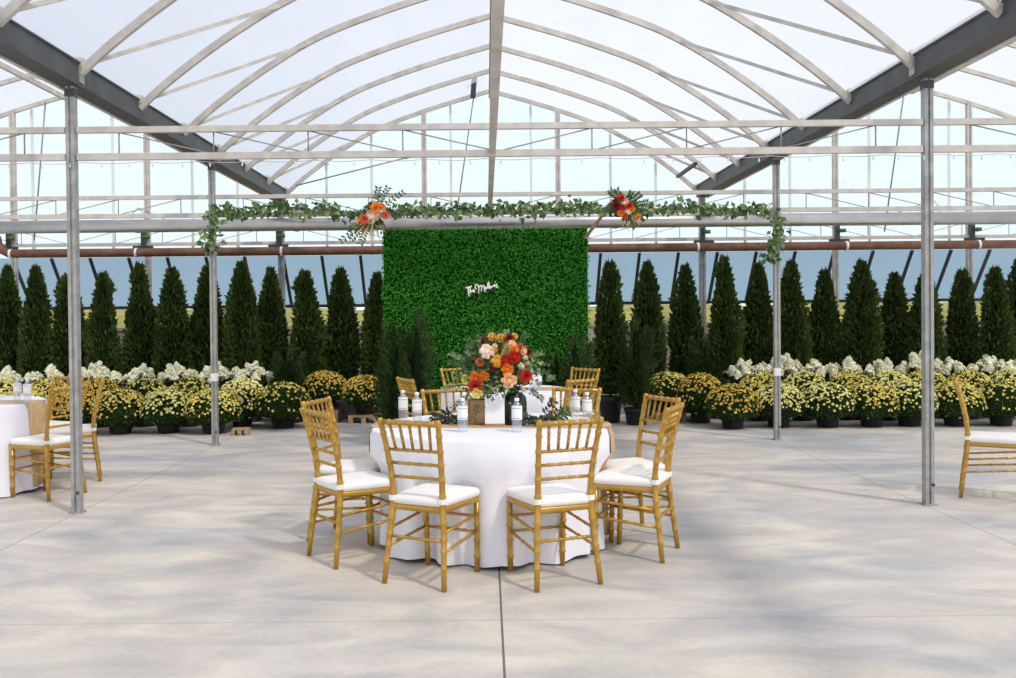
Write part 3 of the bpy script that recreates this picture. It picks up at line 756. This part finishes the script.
for kind, colr, px, py, Y, s in (
    ('rose', 'blush', 487, 351, 6.10, .052), ('rose', 'gold', 492, 336.5, 6.2, .032), ('rose', 'gold', 502, 338, 6.2, .035), ('dahlia', 'wine', 484, 341, 6.22, .033), ('dahlia', 'wine', 509.5, 338, 6.18, .036),
    ('rose', 'peach', 512.5, 344, 6.12, .030), ('dahlia', 'orange', 514, 349, 6.12, .036), ('dahlia', 'rust', 520, 347, 6.16, .030), ('rose', 'red', 506, 361, 6.07, .042), ('rose', 'red', 515, 357, 6.07, .046), ('dahlia', 'wine', 493, 367, 6.1, .032),
    ('rose', 'gold', 498, 361, 6.08, .046), ('rose', 'orange', 508, 370, 6.06, .045), ('rose', 'peach', 510, 381, 6.02, .055), ('dahlia', 'red', 526, 376, 6.08, .052), ('rose', 'peach', 524, 351, 6.16, .028), ('rose', 'cream', 526, 358, 6.16, .022), ('rose', 'peach', 528, 363, 6.16, .020),
    ('rose', 'orange', 476, 379, 6.06, .050), ('rose', 'orange', 484, 376, 6.08, .036), ('dahlia', 'red', 475.5, 386, 6.02, .052), ('rose', 'yellow', 477, 394, 6.0, .040), ('rose', 'yellow', 465.5, 380, 6.1, .038), ('dahlia', 'rust', 480, 362, 6.12, .034), ('dahlia', 'wine', 529, 352, 6.2, .028),
    ('rose', 'cream', 522, 366, 6.12, .024), ('rose', 'gold', 515, 336, 6.22, .026), ('dahlia', 'orange', 494, 350, 6.12, .026), ('rose', 'peach', 495, 346, 6.12, .020)):
    p = loc(px, py, Y); d = (p - ctr); d.y -= .25; bloom(arr, kind, colr, p, d, s, 'rose' if kind == 'rose' else 'dahlia')

av = thing('amber_vase', (P(478, 420, 6.24).x, 6.24, .757), 0, 'square amber glass vase under the left side of the big flower arrangement', 'vase')
mb = MB(); mb.box((0, 0, .085), (.125, .11, .165), bev=.015); mb.obj('body', M['amber'], av)
mb = MB(); mb.tube([(.055 * math.cos(a), .05 * math.sin(a), .170) for a in [2 * PI * k / 16 for k in range(17)]], .005, 6); mb.obj('rim', M['amber'], av)
cdp = thing('menu_card', (P(495, 422, 6.14).x, 6.12, .7625), 0, 'blank white card standing on a wooden holder between the two vases', 'card')
mb = MB(); mb.box((0, 0, .10), (.128, .004, .185), Matrix.Rotation(math.radians(-6), 3, 'X')); mb.obj('card', M['card'], cdp)
mb = MB(); mb.box((0, .0, .008), (.13, .04, .014)); mb.obj('wooden_base', M['wood'], cdp)

def table_sprig(px, py, Y, dirs, label, darkshare=.4):
    c = P(px, py, Y); o = thing('table_greenery', (c.x, c.y, .7635), 0, label, 'greenery', 'greenery laid on the flower table')
    a, b = MB(), MB()
    for k in range(len(dirs)):
        dx, dy, L = dirs[k]
        sprig(b if R.random() < darkshare else a, (R.uniform(-.03, .03), R.uniform(-.03, .03), .012), (dx, dy, .22), L, 7, .045, -.05)
    for k in range(40):
        p = Vector((R.gauss(0, .05), R.gauss(0, .03), .015 + abs(R.gauss(0, .015)))); (a if k % 3 else b).leaf(p, (R.gauss(0, 1), R.gauss(0, 1), .5), Vector((0, -1, .4)), .045, .02)
    a.obj('leaves', M['eucdark'], o); b.obj('dark_leaves', M['olive'], o); return o
table_sprig(540, 421, 6.12, [(-1, -.3, .12), (-.6, .1, .16), (.4, -.2, .18), (.8, .2, .20), (.2, .3, .22), (.9, -.2, .16), (.5, .5, .2), (.1, -.4, .1)], 'leafy sprigs with dark leaves lying on the flower table beside the green vase', .55)
table_sprig(452, 418, 6.25, [(-1, .1, .12), (-.7, -.2, .12), (.5, .1, .10), (-.2, .4, .12), (.9, -.1, .08)], 'leafy sprigs lying on the flower table beside the amber vase', .35)

# ------------------------------------------------------------------ garland with two floral sprays
ga = thing('leaf_garland', (XC, 10.78, 2.72), 0, 'long eucalyptus garland draped along the truss between two posts', 'garland')
path = []
for px, py in ((213, 252), (211, 238), (213, 222), (216, 211), (230, 212), (245, 213), (262, 209), (285, 208), (305, 211), (325, 209), (345, 214), (365, 216), (395, 211), (420, 210), (445, 211), (470, 209), (495, 210), (520, 210), (545, 208), (570, 209), (595, 208), (620, 208), (645, 211), (670, 209), (700, 207), (725, 211), (750, 210), (768, 212), (774, 218), (778, 226), (777, 238), (770, 246), (773, 256), (770, 262)):
    path.append(P(px, py, 10.74) - ga.location)
mb = MB(); mb.tube(path, .006, 5); mb.obj('vine', M['stem'], ga)
a, b = MB(), MB()
for i in range(len(path) - 1):
    p, q = path[i], path[i + 1]; n = int((q - p).length * 240)
    t_ = (q - p).normalized(); vert = abs(t_.z) > .6
    thick = (.05 if vert else .032) * R.uniform(.75, 1.35)
    for k in range(n):
        c = p.lerp(q, R.random()) + Vector((R.gauss(0, thick if vert else .02), R.gauss(0, .035), R.gauss(0, .02 if vert else thick)))
        d = Vector((R.gauss(0, 1), R.gauss(0, .7), R.gauss(-.2, .8))); s = R.uniform(.045, .095)
        (a if R.random() < .6 else b).leaf(c, d, Vector((R.gauss(0, .6), -1, R.gauss(0, .6))), s, s * R.uniform(.5, .85))
a.obj('silver_leaves', M['euc'], ga); b.obj('green_leaves', M['eucdark'], ga)

def floral_spray(px, py, blooms, sprigs, label, drys):
    Yb = 10.62; c = P(px, py, Yb); o = thing('floral_spray', c, 0, label, 'flower spray', 'flower sprays on the garland')
    a, w_ = MB(), MB()
    for k in range(170):
        d = Vector((R.gauss(0, 1), R.gauss(0, .6), R.gauss(0, 1))).normalized(); q = R.uniform(.3, 1)
        a.leaf(d * (.13 * q), d + Vector((R.gauss(0, .4), R.gauss(0, .4), R.gauss(0, .4))), Vector((R.gauss(0, .5), -1, R.gauss(0, .5))), R.uniform(.04, .08), .03)
    for dx, dz, L in sprigs: sprig(a, (dx * .05, .02, dz * .05), (dx, R.uniform(-.2, .2), dz), L * .72, 8, .055, .1)
    for dx, dz, L in drys:
        w_ = MB()
        for k in range(12):
            d = Vector((dx + R.gauss(0, .30), R.gauss(0, .2), dz + R.gauss(0, .25))).normalized(); w_.leaf(d * R.uniform(.02, .10), d, Vector((R.gauss(0, 1), -1, 0)), L * R.uniform(.35, 1), .013)
        w_.obj('dried_grass', M['wheat'], o)
    a.obj('foliage', M['eucdark'], o)
    for kind, colr, bx_, by_, s in blooms:
        p = P(bx_, by_, Yb - .09) - c; bloom(o, kind, colr, p, (p.x, -.3, p.z + .02), s, 'rose' if kind == 'rose' else 'dahlia')
    return o
floral_spray(373, 216, [('dahlia', 'orange', 376, 208, .075), ('rose', 'orange', 382, 207, .055), ('dahlia', 'berry', 364.5, 219, .07), ('rose', 'blush', 372, 217, .085), ('rose', 'blush', 381.5, 211.5, .06), ('dahlia', 'berry', 386, 215.5, .055), ('rose', 'peach', 377, 216, .045), ('rose', 'wine', 370.5, 204, .028), ('rose', 'peach', 357, 221, .035)],
             [(.5, 1, .45), (.9, .75, .55), (.2, 1, .40), (1, .35, .42), (-1, -.7, .50), (-.8, -.35, .35), (-.5, -1, .35), (1, .1, .45), (-1, .2, .3), (-1, -1, .35)], 'flower spray of orange and blush blooms on the garland, with trailing grasses', [(-.2, -1, .30), (.1, -1, .24), (-.5, -1, .3)])
floral_spray(625, 208, [('dahlia', 'red', 621, 199, .06), ('rose', 'blush', 623.5, 203, .075), ('dahlia', 'wine', 616, 206, .07), ('dahlia', 'red', 623, 207.5, .06), ('dahlia', 'red', 629, 206, .055), ('rose', 'blush', 627.5, 211.5, .055), ('rose', 'orange', 632, 209, .045), ('rose', 'wine', 616, 200, .035), ('dahlia', 'orange', 621, 213, .05), ('dahlia', 'orange', 638, 217, .038), ('dahlia', 'rust', 625, 216, .04)],
             [(-.8, 1, .28), (-.4, 1, .26), (.4, 1, .2), (.8, .8, .24), (1, .3, .28), (1, -.4, .22), (.6, -1, .22), (-1, 0, .22)], 'flower spray of red and blush blooms on the garland, beside the slanted stick', [(.2, -1, .25), (-.5, 1, .2), (.6, -.8, .24)])

# ------------------------------------------------------------------ green backdrop and its sign
BY = 11.15
bc = P(485.5, 229, BY); bx0, bx1, ztop = P(384, 300, BY).x, P(588, 300, BY).x, P(486, 229, BY).z
bd = thing('boxwood_backdrop', ((bx0 + bx1) / 2, BY, 0), 0, 'tall square green boxwood leaf backdrop with a white script sign', 'backdrop')
hw = (bx1 - bx0) / 2
mb = MB(); mb.box((0, .03, (.05 + ztop) / 2), (2 * hw, .03, ztop - .05)); mb.obj('panel', M['boxback'], bd)
mb = MB()
for k in range(21000):
    x, z = R.uniform(-hw - .015, hw + .015), R.uniform(.04, ztop + .01)
    cell = (int((x + hw) / .5) + int(z / .5)) % 2
    y = .012 - abs(R.gauss(0, .018)) - .012 * math.sin(x * 9) * math.sin(z * 8)
    mb.leaf((x, y, z), (R.gauss(0, 1), R.gauss(-.6, .5), R.gauss(.1, 1)), Vector((R.gauss(0, .7), -1, R.gauss(0, .7))), R.uniform(.022, .042), R.uniform(.014, .026))
tag(mb.obj('leaves', M['box'], bd), kind='stuff')
mb = MB(); mb.tube([(-hw + .02, .07, 0), (-hw + .02, .07, ztop - .02), (hw - .02, .07, ztop - .02), (hw - .02, .07, 0)], .016, 8)
for s in (-1, 1): mb.tube([(s * (hw - .02), .07, .05), (s * (hw - .02), .55, .012)], .014, 8)
mb.obj('stand', M['galv'], bd)
a, b = P(585, 238, BY - .1), P(606, 211, BY - .28)
mb = MB(); mb.tube([a, b], .022, 8); tag(mb.obj('wooden_pole', M['wood']), 'slanted brown stick from the corner of the backdrop up to the garland', 'stick')
a, b = P(388, 230, BY - .02), P(380.5, 224, BY - .2)
mb = MB(); mb.tube([a, b], .014, 8); tag(mb.obj('wooden_peg', M['wood']), 'short stick at the upper corner of the backdrop under the orange flowers', 'stick')

sg = thing('script_sign', P(482, 288, BY - .08), 0, 'small white script sign reading The Malone\'s on the green backdrop', 'sign')
# handwriting strokes, drawn in the 1016 x 647 close-up of the sign (18.47 per pixel)
strokes = [
    ('letter_t', [(190, 335), (230, 322), (275, 312), (310, 300)]), ('letter_t', [(245, 325), (245, 380), (252, 440), (268, 490)]),
    ('letter_h', [(285, 305), (280, 350), (280, 400), (286, 440), (290, 405), (305, 380), (318, 390), (318, 412)]),
    ('letter_e', [(318, 400), (345, 388), (362, 375), (350, 362), (332, 375), (332, 400), (352, 410), (372, 398)]),
    ('letter_m', [(398, 355), (382, 340), (372, 305), (385, 275), (410, 268), (432, 290), (440, 340), (440, 435)]),
    ('letter_m', [(440, 345), (452, 300), (472, 282), (488, 300), (492, 350), (490, 400)]), ('letter_m', [(492, 345), (506, 300), (526, 282), (542, 300), (545, 360), (556, 400), (575, 392)]),
    ('letter_a', [(600, 330), (575, 318), (555, 335), (566, 355), (590, 345), (600, 325), (606, 345)]),
    ('letter_l', [(606, 345), (625, 300), (636, 250), (622, 222), (605, 250), (608, 310), (625, 345)]),
    ('letter_o', [(625, 345), (650, 330), (662, 308), (648, 300), (638, 325), (652, 345), (672, 320)]),
    ('letter_n', [(668, 345), (676, 310), (690, 300), (704, 298), (708, 318)]), ('letter_e', [(708, 312), (730, 290), (742, 275), (728, 268), (718, 290), (732, 302), (752, 292)]),
    ('apostrophe', [(735, 215), (745, 232)]), ('letter_s', [(750, 292), (768, 265), (770, 250), (765, 275), (785, 295), (790, 318), (770, 325), (755, 318)])]
for nm, st in strokes:
    pts = [P(455 + x / 18.47, 270 + y / 18.47, BY - .08) - sg.location for x, y in st]
    mb = MB(); mb.tube(pts, .0085, 6); mb.obj(nm, M['signw'], sg)

# ------------------------------------------------------------------ evergreens in pots
def pot_mb(r, h):
    mb = MB(); mb.lathe([(r * .78, 0), (r * .80, .005), (r * .95, h * .82), (r * 1.03, h * .83), (r * 1.05, h), (r * .98, h), (r * .93, h * .9)], n=18); return mb
def make_tree(seed, kind):
    rr = random.Random(seed); o = thing('potted_arborvitae' if kind == 'cedar' else 'potted_yew')
    pm_ = pot_mb(.17, .36).obj('pot', M['black'], o)
    mb = MB(); mb.lathe([(.155, .31), (.05, .325)], n=14); mb.obj('soil', M['soil'], pm_)
    mb = MB(); mb.tube([(0, 0, .31), (.01, .01, .8), (0, 0, 1.5)], [.022, .018, .008], 7); mb.obj('trunk', M['bark'], o)
    H0, H1 = .40, 2.20
    def rad(t):
        if kind == 'cedar': return .252 * min(1, .62 + t * 2.4) * (1 - t ** 2.3) ** .9 + .006
        return .20 * min(1, .5 + t * 2) * (1 - t ** 1.5) ** .8 + .02
    lob = [(rr.uniform(0, 2 * PI), rr.uniform(.1, .9), rr.uniform(-.06, .055)) for _ in range(18)]
    def bump(a, t): return sum(q * math.exp(-(min(abs(a - b), 2 * PI - abs(a - b)) / .55) ** 2 - ((t - c) / .10) ** 2) for b, c, q in lob)
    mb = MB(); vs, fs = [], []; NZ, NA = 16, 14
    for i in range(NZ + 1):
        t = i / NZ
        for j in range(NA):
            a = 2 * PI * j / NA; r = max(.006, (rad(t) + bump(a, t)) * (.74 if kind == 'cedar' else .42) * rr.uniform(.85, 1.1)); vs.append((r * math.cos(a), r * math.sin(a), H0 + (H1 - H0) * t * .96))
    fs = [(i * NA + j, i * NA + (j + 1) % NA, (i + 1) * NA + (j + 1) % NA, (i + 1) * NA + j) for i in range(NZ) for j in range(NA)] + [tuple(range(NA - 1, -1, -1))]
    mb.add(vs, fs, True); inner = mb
    mb2 = MB()
    N = 3300 if kind == 'cedar' else 3000
    shoots = [(rr.uniform(0, 6.28), rr.uniform(.45, 1)) for _ in range(11)]
    for k in range(N):
        t = rr.random() ** 1.15; a = rr.uniform(0, 2 * PI)
        r = max(.004, (rad(t) + bump(a, t)) * rr.uniform(.70, 1.0)); z = H0 + (H1 - H0) * t
        if kind == 'yew':
            sa, sh = shoots[k % 11]; t = rr.random() * sh; z = H0 + (H1 - H0) * t; q = .05 + .12 * t / sh; w_ = .085 * (1 - (t / sh) ** 2) + .012
            px_, py_ = q * math.cos(sa) + rr.gauss(0, w_), q * math.sin(sa) + rr.gauss(0, w_); a = math.atan2(py_, px_); r = min(.24, math.hypot(px_, py_))
        d = Vector((math.cos(a) * .55 + rr.gauss(0, .25), math.sin(a) * .55 + rr.gauss(0, .25), rr.uniform(.35, 1.3)))
        L = rr.uniform(.05, .10) if kind == 'cedar' else rr.uniform(.08, .16)
        mb2.leaf((r * math.cos(a), r * math.sin(a), z), d, Vector((-math.sin(a) + rr.gauss(0, .5), math.cos(a) + rr.gauss(0, .5), rr.gauss(0, .3))), L, L * (.42 if kind == 'cedar' else .16))
    for k in range(70):                                   # loose tips
        t = rr.uniform(.82, 1.0); p = Vector((rr.gauss(0, .02), rr.gauss(0, .02), H0 + (H1 - H0) * t)); mb2.leaf(p, (rr.gauss(0, .15), rr.gauss(0, .15), 1), Vector((1, .3, 0)), rr.uniform(.05, .14), .02)
    f = mb2.obj('foliage', M['cedar'] if kind == 'cedar' else M['yew'], o)
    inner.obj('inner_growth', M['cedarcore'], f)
    return o
tp = [make_tree(11, 'cedar'), make_tree(12, 'cedar'), make_tree(13, 'cedar')]; yp = [make_tree(21, 'yew'), make_tree(22, 'yew')]
used = set()
def place_tree(pr, idx, px, ytop, Y, sw, label, group, cat='evergreen'):
    p = P(px, ytop, Y); h = p.z / 2.22
    o = pr if idx not in used else dup(pr); used.add(idx)
    o.location = (P(px, 340, Y).x, Y, 0); o.scale = (sw, sw, h); o.rotation_euler = (0, 0, R.uniform(0, 6.28)); tag(o, label, cat, group)
LT = [(8, 268), (37, 268), (70, 276), (104, 274), (140, 265), (173, 269), (208, 267), (242, 263), (272, 269), (306, 272), (341, 270), (378, 274)]
RT = [(648, 263), (686, 266), (725, 258), (759, 264), (792, 263), (825, 271), (862, 262), (895, 274), (925, 276), (962, 271), (996, 269), (1020, 260)]
tg = 'row of potted arborvitae along the back wall'
for i, (px, yt) in enumerate(reversed(LT)):
    k = R.randrange(3); place_tree(tp[k], k, px + R.uniform(-1, 1), yt, 13.75 + (.12 if i % 2 else -.12), 1.0 + R.uniform(-.08, .1), 'dark green cone shaped arborvitae in a black pot, %s to the left of the backdrop' % ORD[i], tg)
place_tree(tp[0], 0, 610, 263, 12.75, .95, 'tall arborvitae in a black pot just right of the backdrop, standing forward of the row', tg)
for i, (px, yt) in enumerate(RT):
    k = R.randrange(3); place_tree(tp[k], k, px, yt, 13.75 + (.12 if i % 2 else -.12), 1.0 + R.uniform(-.08, .1), 'dark green cone shaped arborvitae in the back row, %s to the right of the backdrop' % ORD[i], tg)
yg = 'short feathery evergreens in black pots'
for i, (px, yt, Y, sw, lb) in enumerate([
    (394, 322, 10.72, .80, 'short feathery evergreen in front of the left edge of the backdrop'), (417, 312, 10.55, .75, 'short feathery evergreen in front of the backdrop, beside one more at its left'),
    (575, 335, 10.72, .85, 'short feathery evergreen in front of the right edge of the backdrop'), (556, 350, 10.9, .6, 'low feathery evergreen before the backdrop, behind three overlapping gold chairs'),
    (636, 322, 12.45, .95, 'short feathery evergreen in a black pot between two tall arborvitae right of the backdrop'), (706, 338, 13.1, 1.0, 'short evergreen beside the white hydrangeas, behind the bronze mums'),
    (290, 350, 13.05, .95, 'short evergreen at the end of the white hydrangeas, behind the round green mum')]):
    place_tree(yp[i % 2], 10 + i % 2, px, yt, Y, sw, lb, yg)

# ------------------------------------------------------------------ mums
def make_mum(seed, colr, nf):
    rr = random.Random(seed); o = thing('potted_mum')
    pot_mb(.15, .15).obj('pot', M['black'], o)
    c = Vector((0, 0, .265)); RX, RZ = .325, .27
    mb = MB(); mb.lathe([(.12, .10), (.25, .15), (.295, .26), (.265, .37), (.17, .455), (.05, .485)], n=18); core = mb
    mb = MB()
    for k in range(900):
        d = Vector((rr.gauss(0, 1), rr.gauss(0, 1), rr.gauss(.15, .9))).normalized()
        if d.z < -.55: continue
        p = c + Vector((d.x * RX, d.y * RX, d.z * (RZ if d.z > 0 else .24))) * rr.uniform(.84, .98)
        mb.leaf(p, d + Vector((rr.gauss(0, .6), rr.gauss(0, .6), rr.gauss(.2, .6))), Vector((rr.gauss(0, 1), rr.gauss(0, 1), 1)), rr.uniform(.03, .06), .022)
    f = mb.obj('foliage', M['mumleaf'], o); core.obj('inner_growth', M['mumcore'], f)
    mb = MB(); n = 0
    cl = [Vector((rr.gauss(0, 1), rr.gauss(0, 1), rr.gauss(.6, .7))).normalized() for _ in range(14)]
    while n < nf:
        d = Vector((rr.gauss(0, 1), rr.gauss(0, 1), rr.gauss(.55, .8))).normalized()
        if d.z < -.15: continue
        if d.z < .35 and rr.random() < .5: continue
        if max(d.dot(q) for q in cl) < .86 and rr.random() < .45: continue
        n += 1
        p = c + Vector((d.x * RX, d.y * RX, d.z * RZ)) * rr.uniform(.97, 1.05); dd = (d + Vector((rr.gauss(0, .25), rr.gauss(0, .25), .4))).normalized()
        x = dd.cross(Vector((.3, .5, .1))).normalized(); y = dd.cross(x); s = rr.uniform(.013, .023)
        vs = [p + dd * .006] + [p + (x * math.cos(q * PI / 4) + y * math.sin(q * PI / 4)) * (s if q % 2 else s * .72) + dd * (.006 if q % 2 else -.004) for q in range(8)]
        mb.add(vs, [(0, 1 + q, 1 + (q + 1) % 8) for q in range(8)])
    b = mb.obj('blooms', M[colr], o); b['kind'] = 'stuff'
    mb = MB(); mb.box((.10, -.145, .16), (.022, .003, .10)); mb.obj('plant_tag', M['white'], o)
    return o
mp = {'gold': make_mum(1, 'mumgold', 520), 'yellow': make_mum(2, 'mumyellow', 580), 'bronze': make_mum(3, 'mumbronze', 460), 'green': make_mum(4, 'mumgold', 260)}
mused = set()
def mum(kind, px, Y, sc, label, g, z=0.0, hz=1.0):
    o = mp[kind] if kind not in mused else dup(mp[kind]); mused.add(kind)
    o.location = (P(px, 405, Y).x, Y, z); o.scale = (sc, sc, sc * hz); o.rotation_euler = (0, 0, R.uniform(0, 6.28)); tag(o, label, 'potted mum', g)
KW = {'gold': 'gold flecked', 'yellow': 'bright yellow', 'bronze': 'bronze gold', 'green': 'mostly green'}
lf = [('gold', 213, 11.95), ('yellow', 168, 12.05), ('gold', 120, 12.0), ('bronze', 72, 12.05), ('gold', 25, 12.0)]
for i, (k, px, Y) in enumerate(lf): mum(k, px, Y, 1.06, '%s mum, front row left of the backdrop, %s counting out from the backdrop' % (KW[k], ORD[i]), 'front row of mums on the left')
lb_ = [('yellow', 242, 12.55), ('green', 190, 12.75), ('green', 145, 12.8), ('bronze', 98, 12.75), ('gold', 48, 12.8), ('yellow', 3, 12.8)]
for i, (k, px, Y) in enumerate(lb_): mum(k, px, Y, 1.0, '%s mum in the second row left of the backdrop, %s out from the backdrop' % (KW[k], ORD[i]), 'second row of mums on the left', 0, 1.22)
mum('green', 283, 12.45, 1.12, 'wide mostly green mum on its own between the yellow mums and the gold chairs', 'single mums')
mum('bronze', 325, 13.15, .98, 'bronze gold mum by the grey crate, before the bare gap in the evergreens', 'single mums', .18)
mum('bronze', 365, 13.0, .98, 'bronze gold mum raised on a wooden block beside the backdrop', 'single mums', .12)
rf = [('bronze', 733, 11.95), ('yellow', 779, 12.05), ('yellow', 828, 12.0), ('gold', 872, 12.0), ('yellow', 910, 12.05), ('gold', 956, 12.0), ('green', 1002, 12.0)]
for i, (k, px, Y) in enumerate(rf): mum(k, px, Y, 1.04, '%s mum in the front row right of the backdrop, %s out from the backdrop' % (KW[k], ORD[i]), 'front row of mums on the right')
rb_ = [('bronze', 701, 12.6), ('gold', 762, 12.75), ('yellow', 805, 12.75), ('gold', 851, 12.8), ('yellow', 890, 12.7), ('gold', 926, 12.8), ('gold', 970, 12.75), ('yellow', 1010, 12.8)]
for i, (k, px, Y) in enumerate(rb_): mum(k, px, Y, 1.0, '%s mum in the second row right of the backdrop, %s out from the backdrop' % (KW[k], ORD[i]), 'second row of mums on the right', 0, 1.22)
mum('gold', 669, 12.95, 1.0, 'gold flecked mum standing alone behind the two chairs at the right of the table', 'single mums', .12)

# ------------------------------------------------------------------ white hydrangeas
def make_hyd(seed):
    rr = random.Random(seed); o = thing('potted_hydrangea')
    pot_mb(.16, .26).obj('pot', M['black'], o)
    mb = MB(); mb.lathe([(.08, .24), (.20, .30), (.23, .42), (.18, .55), (.06, .62)], n=14); core = mb
    mb = MB()
    for k in range(420):
        d = Vector((rr.gauss(0, 1), rr.gauss(0, 1), rr.gauss(.2, .8))).normalized()
        if d.z < -.7: continue
        p = Vector((0, 0, .45)) + Vector((d.x * .27, d.y * .27, d.z * .20)) * rr.uniform(.75, 1)
        mb.leaf(p, d + Vector((rr.gauss(0, .5), rr.gauss(0, .5), rr.gauss(0, .5))), Vector((rr.gauss(0, .5), rr.gauss(0, .5), 1)), rr.uniform(.06, .10), .045)
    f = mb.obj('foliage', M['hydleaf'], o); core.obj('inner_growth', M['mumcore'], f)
    head = None
    for k in range(13):
        a = 2 * PI * k / 13 * 3 + rr.uniform(-.3, .3); q = rr.uniform(.06, .30); z = .76 - .9 * q * q - rr.uniform(0, .10)
        if k < 4: q *= .55; z += .05
        mb = MB()
        H = rr.uniform(.11, .155)
        if head is None or k < 3:
            for j in range(150):
                t = rr.random(); b = rr.uniform(0, 2 * PI); r = (.054 * (1 - t) ** .6 + .008)
                p = Vector((r * math.cos(b), r * math.sin(b), H * (t - .35))); d = Vector((math.cos(b), math.sin(b), .6 + t)).normalized()
                p *= rr.uniform(.85, 1.15); d = (d + Vector((rr.gauss(0, .5), rr.gauss(0, .5), rr.gauss(0, .5)))).normalized(); x = d.cross(Vector((.2, .1, 1))).normalized(); y = d.cross(x); s = rr.uniform(.014, .024)
                mb.add([p + d * .008] + [p + (x * math.cos(u * PI / 2) + y * math.sin(u * PI / 2)) * s for u in range(4)], [(0, 1 + u, 1 + (u + 1) % 4) for u in range(4)])
            mb.lathe([(.02, -.3 * H), (.035, -.1 * H), (.022, .3 * H), (.004, .5 * H)], n=8)
            head = mb.obj('flower_head', M['hydhead'], o); h = head
        else:
            h = head.copy(); C.objects.link(h)
        h.location = (q * math.cos(a), q * math.sin(a), z); h.rotation_euler = (rr.gauss(0, .35), rr.gauss(0, .35), rr.uniform(0, 6))
    return o
hp = [make_hyd(31), make_hyd(32)]; hu = set()
LH = [252, 212, 176, 138, 96, 52, 8]; RH = [745, 781, 815, 850, 884, 920, 955, 990, 1020]
for side, lst in (('left', LH), ('right', RH)):
    for i, px in enumerate(lst):
        k = R.randrange(2); o = hp[k] if k not in hu else dup(hp[k]); hu.add(k)
        Y = 13.25 + R.uniform(-.06, .06); o.location = (P(px, 380, Y).x, Y, 0); s = .95 + R.uniform(-.04, .08); o.scale = (s, s, s * R.uniform(.97, 1.05)); o.rotation_euler = (0, 0, R.uniform(0, 6))
        tag(o, 'white flowering hydrangea in the row %s of the backdrop, %s out from the backdrop' % (side, ORD[i]), 'hydrangea', 'white hydrangeas behind the mums')

# ------------------------------------------------------------------ odds and ends among the plants
gc = thing('plastic_crate', (P(350, 412, 13.55).x, 13.55, 0), 0, 'dark grey plastic crate on the floor between two bronze mums', 'crate')
mb = MB(); mb.box((0, 0, .012), (.40, .30, .02)); 
for s in (-1, 1): mb.box((s * .195, 0, .12), (.015, .30, .24)); mb.box((0, s * .145, .12), (.40, .015, .24))
mb.obj('body', M['greyplastic'], gc)
mb = MB()
for s in (-1, 1): mb.box((s * .20, 0, .24), (.03, .33, .02)); mb.box((0, s * .155, .24), (.42, .03, .02))
mb.obj('rim', M['greyplastic'], gc)
def block(px, Y, d, label):
    o = thing('wooden_pallet', (P(px, 420, Y).x, Y, 0), 0, label, 'wooden block', 'wooden blocks among the plants')
    for k in range(3): mb = MB(); mb.box(((k - 1) * d[0] * .42, 0, d[2] * .35), (d[0] * .15, d[1], d[2] * .7)); mb.obj('runner', M['wood'], o)
    for k in range(3): mb = MB(); mb.box((0, (k - 1) * d[1] * .34, d[2] * .85), (d[0], d[1] * .28, d[2] * .28)); mb.obj('board', M['wood'], o)
block(365, 13.0, (.42, .34, .118), 'small wooden pallet under the bronze mum beside the backdrop')
block(325, 13.15, (.42, .34, .178), 'small wooden pallet under the bronze mum beside the grey crate')
block(669, 12.95, (.42, .34, .118), 'small wooden pallet under the lone gold mum at the right')
block(241, 11.75, (.20, .14, .09), 'short wooden block on the floor beside the front row of mums near the far post')
